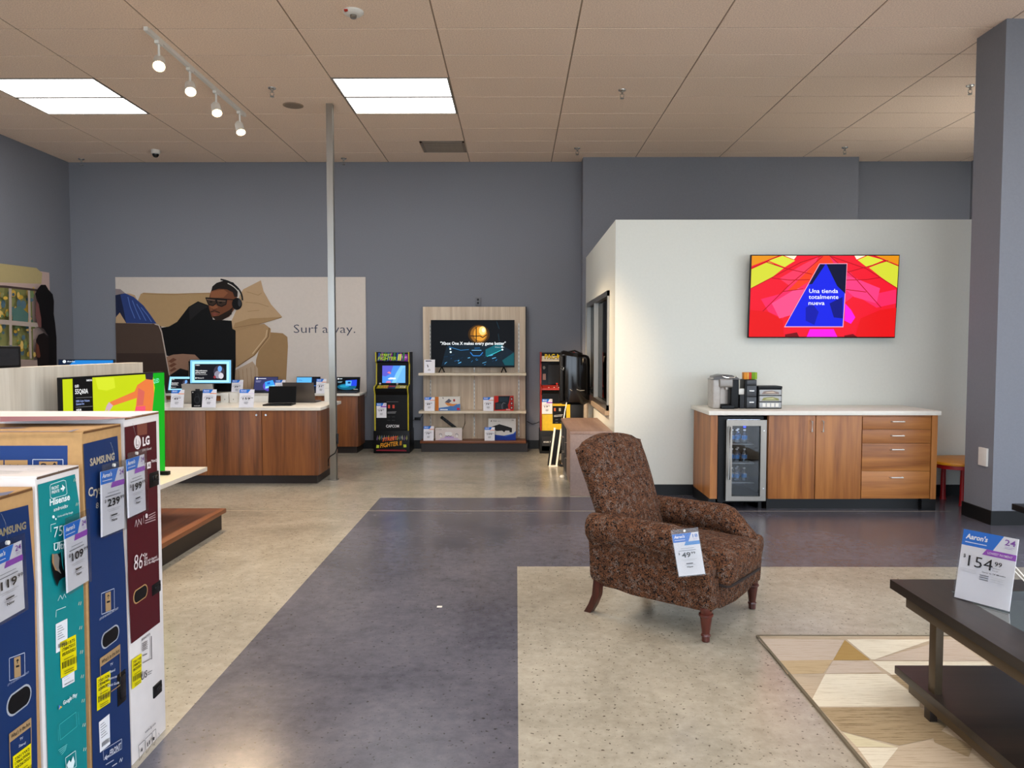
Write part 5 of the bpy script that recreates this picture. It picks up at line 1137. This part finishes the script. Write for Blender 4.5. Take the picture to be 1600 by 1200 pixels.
# camel backrest
bm = B(); nY, nZ = 14, 14; Fv, Bv = {}, {}
def back_pt(i, j, side):
    sy_ = -1+2*i/nY; u_ = j/nZ
    top = .975+.04*math.cos(sy_*PI*.62)-(.012 if abs(sy_) > .82 else 0)
    z = .26+(top-.26)*u_; hw = .262+.068*min(1, u_*1.15); y = sy_*hw
    ed = max(0, 1-abs(sy_)**6)*max(0, 1-(max(0, u_-.0))**8)
    thick = .035+.045*ed**.5
    xc = -.235-.30*(z-.3)-.06*(z-.3)**2
    bul = .02*math.sin(u_*PI)*(1-sy_*sy_)
    return (xc+(thick+bul if side else -thick), y, z)
for side in (0, 1):
    D_ = Fv if side else Bv
    for i in range(nY+1):
        for j in range(nZ+1): D_[i, j] = bm.verts.new(back_pt(i, j, side))
    for i in range(nY):
        for j in range(nZ): bm.faces.new((D_[i, j], D_[i+1, j], D_[i+1, j+1], D_[i, j+1]))
per = [(i, 0) for i in range(nY)]+[(nY, j) for j in range(nZ)]+[(i, nZ) for i in range(nY, 0, -1)]+[(0, j) for j in range(nZ, 0, -1)]
for a, b in zip(per, per[1:]+per[:1]): bm.faces.new((Fv[a], Fv[b], Bv[b], Bv[a]))
bk = part('backrest', bm, M_fab, t, smooth=60)
bm = B()
pts = [back_pt(i, nZ, 1) for i in range(nY+1)]; tube(bm, [(p[0]-.004, p[1], p[2]) for p in pts], .006, 6); part('piping', bm, M_fab, bk)
for s in (-1, 1):
    bm = B(); lathe(bm, [(.012, 0), (.021, .004), (.021, .03), (.026, .034), (.024, .042), (.02, .045), (.032, .135), (.038, .14), (.038, .15), (.03, .154), (.034, .168), (.034, .185)], (.335, s*.325, 0), 16); part('leg', bm, M_leg, t)
    bm = B(); loft(bm, [[(x+dx*.022, s*.31+dy*.022, z) for dx, dy in ((-1, -1), (1, -1), (1, 1), (-1, 1))] for x, z in ((-.40, 0), (-.37, .05), (-.345, .11), (-.335, .2))]); part('leg', bm, M_leg, t)
# tag hanging on the near arm
dx_ = Vector((math.cos(math.radians(-38)), math.sin(math.radians(-38)), 0))
def on_chair(px, py):      # plane in front of the near arm, facing the viewer
    o = Vector((1.0, 3.87, .5)); n = Vector((-.25, -.97, .05)).normalized(); d = ray(px, py); k = (o-Vector((0, 0, CZ))).dot(n)/d.dot(n); return Vector((0, 0, CZ))+d*k
hang_tag('price tag reading 49 hanging on the arm of the paisley armchair', (1050, 828), (1093, 823), (1060, 902), on_chair, '49', '99', 18, '#2f8ad8', .03)

# ================================================================ RUG, COFFEE TABLE
RX0, RX1, RY0, RY1 = 1.29, 3.55, 1.3, 4.04
t = thing('area_rug', 'beige area rug with cream and tan triangles', 'rug', (2.4, 2.7, 0))
def rugmat(name, a, b):
    m, nt, p = base_mat(name); p.inputs['Roughness'].default_value = 1; p.inputs['Specular IOR Level'].default_value = .1
    tc = nn(nt, 'ShaderNodeTexCoord'); mp = nn(nt, 'ShaderNodeMapping', Scale=(4, 60, 1)); n = nn(nt, 'ShaderNodeTexNoise', Scale=1.6, Detail=6.0, Roughness=.75)
    nt.links.new(tc.outputs['Object'], mp.inputs[0]); nt.links.new(mp.outputs[0], n.inputs['Vector'])
    r = nn(nt, 'ShaderNodeValToRGB'); r.color_ramp.elements[0].position = .34; r.color_ramp.elements[1].position = .5; r.color_ramp.elements[0].color = lin(a)+(1,); r.color_ramp.elements[1].color = lin(b)+(1,)
    nt.links.new(n.outputs['Fac'], r.inputs[0]); nt.links.new(r.outputs[0], p.inputs['Base Color']); MATS[name] = m; return m
bm = B(); box(bm, RX0, RX1, RY0, RY1, .0005, .010, .002); part('base', bm, rugmat('rug_beige', '#a08f76', '#bfae98'), t, True)
bm = B()
for d in ((RX0-.006, RX0+.006, RY0, RY1), (RX0, RX1, RY1-.006, RY1+.006)): box(bm, *d, .0005, .012)
part('binding', bm, mat('rug_binding', '#6d6250', .9), t, True)
RM = {'cream': rugmat('rug_cream', '#c2b59c', '#dfd6c2'), 'tan': rugmat('rug_tan', '#9a7a4a', '#a98a56'), 'sand': rugmat('rug_sand', '#a8926e', '#bda684'), 'brown': rugmat('rug_brown', '#6f5e44', '#a89476'), 'rose': rugmat('rug_rose', '#b09c88', '#c2b2a2'), 'pale': rugmat('rug_pale', '#c4b898', '#d2c8a8')}
rz_ = lambda x, y: atz(1160+x/3, 800+y/3, .0105)
pol = [('rose', [(75, 595), (478, 598), (425, 693), (165, 697)]), ('sand', [(165, 697), (425, 693), (380, 757), (212, 760)]), ('tan', [(480, 600), (600, 695), (425, 695)]), ('cream', [(490, 598), (890, 598), (620, 692), (604, 692)]),
       ('rose', [(620, 694), (890, 618), (905, 598), (990, 598), (1130, 697), (1000, 700)]), ('cream', [(610, 700), (1140, 700), (1190, 735), (820, 760), (700, 762)]), ('rose', [(425, 697), (600, 697), (655, 752), (390, 757)]), ('cream', [(388, 760), (675, 760), (835, 880), (830, 912), (358, 912), (328, 875)]),
       ('brown', [(690, 765), (760, 765), (880, 860), (840, 880)]), ('brown', [(362, 918), (830, 916), (960, 1000), (900, 1060), (735, 1095), (465, 1028)]), ('pale', [(470, 1032), (730, 1103), (535, 1100)]), ('cream', [(540, 1105), (730, 1105), (655, 1200), (610, 1200)]), ('brown', [(1150, 700), (1400, 690), (1500, 740), (1190, 738)]), ('brown', [(880, 1000), (1080, 1100), (1060, 1150), (900, 1080)])]
for k, (c, q) in enumerate(pol):
    bm = B(); V = [bm.verts.new(rz_(*a)+Vector((0, 0, .0002*(k % 5)))) for a in q]; f = bm.faces.new(V)
    if f.normal.z < 0: f.normal_flip()
    part('pattern_patch', bm, RM[c], t, True, 0)
# coffee table
M_esp = wood('espresso', '#130d0b', '#2c211c', 'y', .38, 12); M_brz = mat('bronze_frame', '#4b3d2c', .4, .5, vary=.05)
t = thing('coffee_table', 'dark espresso coffee table with glass insert and bronze frame', 'coffee table', (2.05, 2.8, .011))
X0, X1, Y0, Y1, ZT = 1.685, 2.42, 2.15, 3.42, .505
GX0, GX1, GY0, GY1 = 1.865, 2.24, 2.33, 3.255
bm = B()
for d in ((X0, GX0, Y0, Y1), (GX1, X1, Y0, Y1), (GX0, GX1, Y0, GY0), (GX0, GX1, GY1, Y1)): box(bm, *d, ZT-.04, ZT)
part('top', bm, M_esp, t, True, 0)
bm = B(); box(bm, GX0+.001, GX1-.001, GY0+.001, GY1-.001, ZT-.009, ZT-.001); part('glass_insert', bm, glassy('table_glass', '#a9bab4', .5, .06), t, True, 0)
bm = B(); box(bm, X0-.005, X1+.005, Y0+.05, Y1-.07, .105, .14, .002); part('lower_shelf', bm, wood('espresso_x', '#130d0b', '#2c211c', 'x', .4, 12), t, True)
for x in (X0+.012, X1-.047):    # side frames
    bm = B(); box(bm, x, x+.035, Y0+.1, Y1-.12, ZT-.085, ZT-.041, .002); part('top_rail', bm, M_brz, t, True)
    bm = B(); box(bm, x, x+.035, Y0+.06, Y1-.16, .06, .104, .002); part('bottom_rail', bm, M_brz, t, True)
    for y in (Y0+.3, Y1-.36):
        bm = B(); box(bm, x+.002, x+.033, y, y+.05, .104, ZT-.085, .002); part('post', bm, M_brz, t, True)
        bm = B(); box(bm, x+.002, x+.033, y+.03, y+.075, .0122, .06, .002); part('leg', bm, M_esp, t, True)
# sign standing on the table
a = atz(1491, 934, ZT); b = atz(1577, 957, ZT); u = b-a; W_ = u.length
t = thing('price_sign', 'large price sign reading 154.99 in a clear stand on the coffee table', 'price sign', (0, 0, 0))
c = Vector((u.y, -u.x, 0)).normalized(); H_ = .285
M = basis(a+Vector((0, 0, .004)), u, (0, .0, 1)); n_ = M.to_3x3() @ Vector((0, 0, 1)); M = basis(a+Vector((0, 0, .004)), u, Vector((0, 0, 1))-n_*.22); t.matrix_world = M
bm = B(); box(bm, 0, W_, 0, H_, -.002, 0); part('card', bm, M_paper, t, smooth=0)
P = Print(Matrix.Identity(4)); card_print(P, W_, H_, '154', '99', 24, PURPLE, True); P.build('print', t)
bm = B(); box(bm, -.002, W_+.002, -.002, H_+.003, .007, .0095); box(bm, 0, W_, -.003, .0, -.012, .009); part('clear_stand', bm, M_clear, t, smooth=0)
bm = B(); tube(bm, [(W_, H_*.62, 0), (W_+.05, H_*.5, .02), (W_+.09, H_*.3, .03)], .0025, 5); tube(bm, [(W_, H_*.56, 0), (W_+.06, H_*.42, .02)], .0025, 5); part('zip_tie', bm, M_wpl, t)
# black end table whose corner enters at the right edge
t = thing('end_table', 'black table corner at the right edge of the picture', 'end table', (3.5, 4.6, 0))
bm = B(); box(bm, 3.155, 3.75, 4.28, 4.86, .515, .555, .003); part('top', bm, M_black, t, True)
for x in (3.3, 3.68):
    for y in (4.32, 4.74): bm = B(); box(bm, x, x+.04, y, y+.04, 0, .515, .002); part('leg', bm, M_black, t, True)

# ================================================================ COFFEE BAR
CX0, CX1, CYF, CYB, CT2 = 1.845, 3.99, 7.26, 7.94, .945
fx = lambda px: aty(px, 700, CYF).x
fz = lambda py: aty(1300, py, CYF).z
t = thing('coffee_bar', 'wooden coffee bar cabinet with doors and four drawers below the wall television', 'cabinet', ((CX0+CX1)/2, 7.6, 0))
zb = .105; za = CT2-.04
FR0, FR1 = fx(1121), fx(1200)
bm = B()
box(bm, CX0, FR0, CYF, CYB, zb, za); part('left_panel', bm, M_bar, t, True, 0)
bm = B(); box(bm, FR1, fx(1455), CYF+.02, CYB, zb, za); part('carcass', bm, M_bar, t, True, 0)
bm = B(); box(bm, fx(1455), CX1, CYF-.004, CYB, zb, za); part('right_panel', bm, M_bar, t, True, 0)
bm = B(); box(bm, FR0, FR1, CYB-.03, CYB, zb, za); part('back_panel', bm, M_black, t, True, 0)
bm = B(); box(bm, FR1+.02, CX1-.12, CYF+.06, CYB, 0, zb); box(bm, FR1, FR1+.018, CYF+.02, CYB, 0, zb); part('kick_base', bm, M_base, t, True, 0)
bm = B(); box(bm, CX1-.13, CX1, CYF, CYF+.12, 0, zb); part('foot', bm, M_base, t, True, 0)
bm = B(); box(bm, CX0, FR0, CYF+.05, CYB, 0, zb); part('foot', bm, M_base, t, True, 0)
def pull(par, x, z, vert, L=.10):
    bm = B(); y = CYF-.02
    if vert: tube(bm, [(x, y+.02, z-L/2), (x, y-.008, z-L/2), (x, y-.008, z+L/2), (x, y+.02, z+L/2)], .006, 8)
    else: tube(bm, [(x-L/2, y+.02, z), (x-L/2, y-.008, z), (x+L/2, y-.008, z), (x+L/2, y+.02, z)], .006, 8)
    part('handle', bm, M_pull, par, True)
for k, (a, b) in enumerate(((1200.5, 1273.5), (1274.5, 1346))):
    bm = B(); box(bm, fx(a)+.001, fx(b)-.001, CYF, CYF+.019, zb, za-.004, .0015); d = part('door', bm, M_bar, t, True)
    pull(d, fx(1267) if k == 0 else fx(1284.5), fz(666), True)
for k, (a, b) in enumerate(((651, 671), (671, 692.5), (692.5, 736), (736, 779))):
    bm = B(); box(bm, fx(1347)+.001, fx(1454)-.001, CYF, CYF+.019, max(zb, fz(b)+.0015), min(za-.004, fz(a)-.0015), .0015); d = part('drawer', bm, M_barx, t, True)
    pull(d, fx(1401), fz((658.5, 680.5, 702, 745.5)[k]), False, .115)
bm = B(); box(bm, CX0-.02, CX1+.025, CYF-.02, CYB+.045, za, CT2, .003)
solo('coffee_bar_worktop', bm, M_top, 'white worktop lying on the coffee bar cabinet', 'worktop', (2.9, 7.6, za))
# beverage cooler
t = thing('beverage_cooler', 'stainless framed glass door beverage cooler built into the coffee bar', 'fridge', ((FR0+FR1)/2, 7.55, 0))
a0, a1 = fx(1123), fx(1199); zt2 = fz(650.5)-.004; zb2 = .07
bm = B()
for d in ((a0, a0+.085, CYF+.022, CYB-.05, zb2, zt2), (a1-.03, a1, CYF+.03, CYB-.05, zb2, zt2), (a0, a1, CYF+.03, CYB-.05, zt2-.03, zt2), (a0, a1, CYF+.03, CYB-.05, zb2, zb2+.06), (a0, a1, CYB-.08, CYB-.05, zb2, zt2)): box(bm, *d)
part('cabinet_body', bm, M_black, t, True, 0)
for x in (a0+.03, a1-.06):
    for y in (CYF+.06, CYB-.15): bm = B(); box(bm, x, x+.03, y, y+.03, 0, zb2); part('foot', bm, M_black, t, True, 0)
d0, d1, dz0, dz1, bw = fx(1133.5), fx(1196), fz(782), fz(656), .055
bm = B(); yA, yB2 = CYF-.03, CYF+.02
prism(bm, [(d0, dz0), (d0, dz1), (d0+bw, dz1-bw), (d0+bw, dz0+bw*.8)], 'y', yA, yB2); prism(bm, [(d1, dz0), (d1, dz1), (d1-bw, dz1-bw), (d1-bw, dz0+bw*.8)], 'y', yA, yB2)
prism(bm, [(d0, dz1), (d1, dz1), (d1-bw, dz1-bw), (d0+bw, dz1-bw)], 'y', yA, yB2); prism(bm, [(d0, dz0), (d1, dz0), (d1-bw, dz0+bw*.8), (d0+bw, dz0+bw*.8)], 'y', yA, yB2)
dr = part('door_frame', bm, mat('stainless', '#8d867e', .33, 1, vary=.05, stretch=(1, 1, .1)), t, True, 0)
bm = B(); box(bm, d0+bw-.004, d1-bw+.004, CYF-.008, CYF-.003, dz0+bw*.8-.004, dz1-bw+.004); part('door_glass', bm, glassy('cooler_glass', '#e4e6ea', .035), dr, True, 0)
bm = B(); hx = d0+.022; tube(bm, [(hx, yA, .30), (hx, yA-.04, .30), (hx, yA-.04, .80), (hx, yA, .80)], .009, 8); part('door_handle', bm, M_chrome, dr, True)
bm = B(); cyl(bm, (d1-.025, yA-.004, .76), .006, .006, 'y', 8); cyl(bm, (d1-.025, yA-.004, .21), .006, .006, 'y', 8); part('screw', bm, M_chrome, dr, True)
P = Print(YM((0, CYF+.0285, 0)), 'screen', 2.5, .001); P.pix(); P.rect('#2a48ff', 1161.5, 665.2, 1165.5, 668.6); P.build('blue_display', t, True)
bm = B(); box(bm, a0+.06, a1-.06, CYF+.05, CYF+.08, zt2-.04, zt2-.031); part('added_interior_glow', bm, mat('cooler_added_glow', '#cfe0ff', .5, vary=0, emit=14), t, True, 0)  # glowing strip added so the bottles show behind the glass
SHZ = [.622, .438, .252]
for z in SHZ: bm = B(); box(bm, a0+.087, fx(1183), CYF+.06, CYB-.1, z-.008, z, .002); part('shelf', bm, M_metal, t, True)
M_bot = glassy('bottle_clear', '#cfe2ee', .16, .05); M_lab = mat('bottle_label', '#2f86c8', .4, vary=.15, scale=60)
def bottle(label, x, y, z, sc=1):
    t = thing('water_bottle', label, 'bottle', (x, y, z+.001), 0, 'water bottles in the cooler')
    bm = B(); lathe(bm, [(.024*sc, 0), (.027*sc, .006), (.027*sc, .045), (.025*sc, .05), (.027*sc, .055), (.027*sc, .075), (.022*sc, .095), (.011*sc, .112), (.011*sc, .12)], seg=14); part('body', bm, M_bot, t)
    bm = B(); lathe(bm, [(.0275*sc, .035), (.0275*sc, .07)], seg=14); part('label', bm, M_lab, t)
    bm = B(); cyl(bm, (0, 0, .118), .0125, .013, seg=12); part('cap', bm, M_wpl, t)
rows = ['top', 'middle', 'bottom']
for r_, z in enumerate(SHZ):
    for k, (px, dy) in enumerate(((1144.5, .02), (1151, .0), (1163.5, .01), (1157.5, .1))):
        bottle(('leftmost', 'second', 'rightmost front', 'rear')[k]+' water bottle on the %s shelf of the cooler' % rows[r_], aty(px, 700, CYF+.13).x, CYF+.13+dy, z)
# coffee maker
t = thing('coffee_maker', 'grey and black single cup coffee maker on the white worktop', 'coffee maker', (2.055, 7.56, CT2))
k_ = 1/158.
bm = B(); prism(bm, [(-.10, .0), (-.10, .30), (-.06, .325), (.03, .33), (.11, .315), (.125, .28), (.125, 0)], 'x', 0, 0.001); bm.free()
M_cm = mat('coffee_grey', '#8d8781', .35, .3)
bm = B(); box(bm, -.135, -.055, -.07, .14, .002, .305, .02, 3); part('water_tank', bm, mat('tank_smoke', '#a8a19a', .25), t)
bm = B(); box(bm, .045, .125, -.06, .14, .002, .29, .012, 3); box(bm, -.06, .05, .06, .14, .002, .3, .01); part('body', bm, M_black, t)
bm = B(); box(bm, -.075, .06, -.09, .10, .21, .30, .018, 3); part('brew_head', bm, M_cm, t)
bm = B(); prism(bm, [(-.14, .285), (-.11, .318), (-.04, .335), (.05, .33), (.11, .305), (.13, .285)], 'y', -.085, .14, .008, 2); part('lid', bm, mat('coffee_lid', '#4a4644', .3), t)
bm = B(); tube(bm, [(-.05, -.09, .318), (-.01, -.105, .305), (.06, -.105, .305), (.085, -.09, .318)], .007, 8); part('handle', bm, M_chrome, t)
bm = B(); cyl(bm, (-.005, -.075, .19), .022, .025, seg=14); part('spout', bm, M_cm, t)
bm = B(); box(bm, -.05, .045, .05, .062, .04, .21); part('back_plate', bm, mat('steel_plate', '#9a8f86', .35, .7), t)
bm = B(); box(bm, -.055, .07, -.10, .06, .001, .035, .006); d = part('drip_tray', bm, M_black, t)
bm = B()
for q in range(8): box(bm, -.045+q*.014, -.04+q*.014, -.09, .03, .035, .038)
part('grate', bm, M_dark, d)
# black pod drawers with sleeves of tea on top
xo = aty(1171.5, 620, 7.56).x
t = thing('pod_organizer', 'black coffee pod organizer with two small drawers', 'organizer', (xo, 7.58, CT2))
bm = B(); box(bm, -.06, .055, -.06, .12, .002, .285, .008); part('case', bm, M_black, t)
for z, h in ((.01, .105), (.122, .105), (.235, .045)):
    bm = B(); box(bm, -.045, .05, -.072, -.058, z, z+h, .004); d = part('drawer', bm, mat('organizer_grey', '#2c2d31', .35), t)
    if h > .05: bm = B(); box(bm, -.02, .025, -.076, -.071, z+.048, z+.058, .001); part('handle', bm, M_chrome, d)
bm = B(); box(bm, -.105, -.058, -.05, .06, .002, .135, .005); part('side_pocket', bm, M_dark, t)
bm = B(); box(bm, xo-.118, xo-.05, 7.545, 7.585, CT2+.138, CT2+.195, .004); solo('napkin_pack', bm, M_wpl, 'white napkin pack in the organizer pocket beside the coffee maker', 'napkins', (xo-.08, 7.56, CT2+.138))
for q, (c, w_) in enumerate((('#d88a2c', .03), ('#e0a24a', .02), ('#c8402c', .025), ('#6f9a1c', .03), ('#8fae2c', .025))):
    x = xo-.062+sum((.03, .02, .025, .03, .025)[:q]); bm = B(); box(bm, x, x+w_-.001, 7.55, 7.62, CT2+.287, CT2+.355, .002)
    solo('stir_packet', bm, ink(c), ('orange', 'amber', 'red', 'dark green', 'light green')[q]+' packet standing on the pod organizer', 'packet', (x+w_/2, 7.58, CT2+.287), 'packets on the pod organizer')
xs_ = aty(1198.5, 620, 7.56).x
t = thing('drawer_organizer', 'clear drawer organizer of three tiers with black lid on the worktop', 'organizer', (xs_+.012, 7.57, CT2))
bm = B(); box(bm, -.118, .118, -.07, .12, .195, .222, .006); part('lid_tray', bm, M_black, t)
bm = B(); box(bm, -.115, -.108, -.06, .11, .002, .195); box(bm, .108, .115, -.06, .11, .002, .195); box(bm, -.115, .115, .1, .11, .002, .195); box(bm, -.115, .115, -.06, .11, .002, .008); part('case', bm, M_black, t, smooth=0)
M_fr = mat('frosted', '#a8a8a8', .3)
for k in range(3):
    z = .01+k*.062; bm = B(); box(bm, -.106, .106, -.075, .09, z, z+.055, .005); d = part('drawer', bm, M_fr, t)
    P = Print(YM((-.106, -.0753, z)), step=.0005)
    if k == 0:
        for q in range(4): P.rect('#e6e2da', .03+q*.042, .01, .06+q*.042, .045)
    else: P.poly(('#8a8a58', '#8a7a74')[k-1], [(.02, .01), (.19, .01), (.185, .03), (.12, .045), (.04, .038)]); P.poly(('#b8b890', '#c8b8a4')[k-1], [(.05, .02), (.16, .02), (.13, .036), (.07, .03)])
    P.build('contents', d)
    bm = B(); box(bm, -.106, .106, -.0765, -.074, z+.055, z+.06); part('rail', bm, M_black, t)
# television on the white wall
t = thing('television', 'wall mounted television with red tent picture and blue letter shape', 'television', (3.02, 7.93, 2.05))
tl, tr, br, bl = aty(1172, 399, 7.84), aty(1406, 398, 7.84), aty(1397, 529, 7.9), aty(1168.5, 528, 7.9)
u = (tr-tl).normalized(); W_ = ((tr-tl).length+(br-bl).length)/2; v = ((tl-bl)+(tr-br))/2; H_ = v.length
M = basis(bl+(v*0), (u+(br-bl).normalized())/2, v)
bm = B(); box(bm, 0, W_, 0, H_, -.035, 0, .003); box(bm, .35, W_-.35, .1, .55, -.065, -.035, .01); inM(bm, M); part('housing', bm, M_black, t, True)
bm = B(); box(bm, 2.75, 3.3, 7.94, 7.999, 1.75, 2.2); part('mount', bm, M_dark, t, True)
P = Print(M, 'screen', 1.0, .0004); P.rect('#e0182c', .01, .012, W_-.01, H_-.01, True)
sx = lambda y: 140-33*(y-113)/772
P.map = lambda p: (max(.01, min(W_-.01, (p[0]-sx(p[1]))/1368*W_)), max(.012, min(H_-.01, (883-p[1])/772*H_)))
P.poly('#e8285c', [(230, 520), (420, 470), (580, 300), (800, 125), (860, 125), (1060, 280), (1250, 480), (1480, 430), (1480, 560), (1300, 600), (1100, 480), (1000, 560), (560, 600), (430, 700), (300, 640)])
P.poly('#f23a78', [(1010, 300), (1110, 330), (1330, 420), (1300, 560), (1090, 500), (1010, 430)]); P.poly('#f04a80', [(330, 560), (560, 420), (640, 430), (540, 660), (400, 700)]); P.poly('#f0365a', [(400, 330), (620, 200), (760, 130), (700, 250), (500, 400)])
P.poly('#e83a1c', [(800, 118), (860, 118), (900, 190), (760, 200), (700, 340), (560, 430), (480, 440), (640, 280)])
P.poly('#c8cc34', [(140, 245), (300, 175), (440, 235), (330, 320), (130, 420)]); P.poly('#cdd43c', [(300, 165), (430, 118), (545, 165), (450, 225)]); P.poly('#d88a14', [(140, 118), (390, 118), (140, 215)]); P.poly('#f8e8c8', [(450, 118), (560, 118), (535, 155)])
P.poly('#c8cc34', [(1225, 230), (1390, 165), (1500, 215), (1490, 420), (1340, 320)]); P.poly('#cdd43c', [(1120, 160), (1210, 118), (1360, 160), (1205, 225)]); P.poly('#d88a14', [(1285, 118), (1505, 118), (1500, 205)]); P.poly('#f8e8c8', [(1090, 118), (1190, 118), (1110, 155)])
for q in ([(140, 420), (600, 180), (790, 120)], [(240, 640), (480, 400), (800, 125)], [(140, 235), (400, 120)], [(270, 175), (450, 235), (700, 290)], [(330, 325), (500, 345), (680, 340)], [(860, 120), (1100, 330), (1340, 600)], [(870, 125), (1200, 240), (1490, 420)], [(1030, 270), (1210, 220), (1400, 165)], [(1000, 345), (1200, 340), (1330, 320)], [(1260, 118), (1500, 215)], [(430, 450), (620, 425)], [(1010, 430), (1200, 455)]): P.line('#a80c1c', q, .008)
P.poly('#d81418', [(115, 880), (125, 620), (300, 640), (430, 720), (440, 880)]); P.poly('#d81418', [(1100, 880), (1150, 700), (1330, 620), (1480, 600), (1465, 880)]); P.poly('#6c0c14', [(450, 850), (560, 830), (580, 880), (450, 880)]); P.poly('#6c0c14', [(1000, 860), (1080, 845), (1120, 880), (1000, 880)])
P.poly('#f01ad8', [(650, 880), (680, 800), (900, 800), (935, 880)]); P.poly('#f01ad8', [(1005, 560), (1060, 620), (1100, 690), (1060, 750), (1000, 720)])
P.poly('#e8a0b8', [(765, 192), (1022, 190), (990, 782), (440, 782)]); P.poly('#1420d8', [(770, 197), (1016, 196), (983, 774), (450, 774)])
P.poly('#060a3c', [(770, 197), (820, 200), (700, 380), (665, 385)]); P.poly('#04062c', [(830, 197), (1016, 196), (1005, 470), (930, 400), (880, 300)]); P.poly('#0c14a0', [(640, 600), (700, 560), (760, 640), (720, 760), (640, 720)]); P.poly('#080e78', [(860, 560), (980, 500), (985, 700), (900, 690)])
P.text('Una tienda', *P.map((670, 463)), .032*W_*.86, '#f4f6ff', W_*.195, .004, raw=True); P.text('totalmente', *P.map((667, 518)), .032*W_*.86, '#f4f6ff', W_*.2, .004, raw=True); P.text('nueva', *P.map((665, 574)), .032*W_*.86, '#f4f6ff', W_*.108, .004, raw=True)
P.build('screen', t, True)
# childrens table behind the pillar
t = thing('kids_table', 'low orange topped childrens table with red legs behind the pillar', 'table', (4.62, 7.62, 0))
pts = []
for k in range(24):
    a = 2*PI*k/24; c_, s_ = math.cos(a), math.sin(a); r = (abs(c_)**3+abs(s_)**3)**(-1/3); pts.append((.5*c_*r, .32*s_*r))
bm = B(); prism(bm, pts, 'z', .40, .43, .008, 2); part('table_top', bm, mat('orange_top', '#e0911c', .4), t)
bm = B(); prism(bm, [(x*.95, y*.93) for x, y in pts], 'z', .362, .40); part('apron', bm, mat('red_plastic', '#a8161c', .4), t)
for x in (-.26, .3):
    for y in (-.16, .18): bm = B(); lathe(bm, [(.032, 0), (.026, .03), (.022, .36)], (x, y, 0), 12); part('leg', bm, MATS['red_plastic'], t)
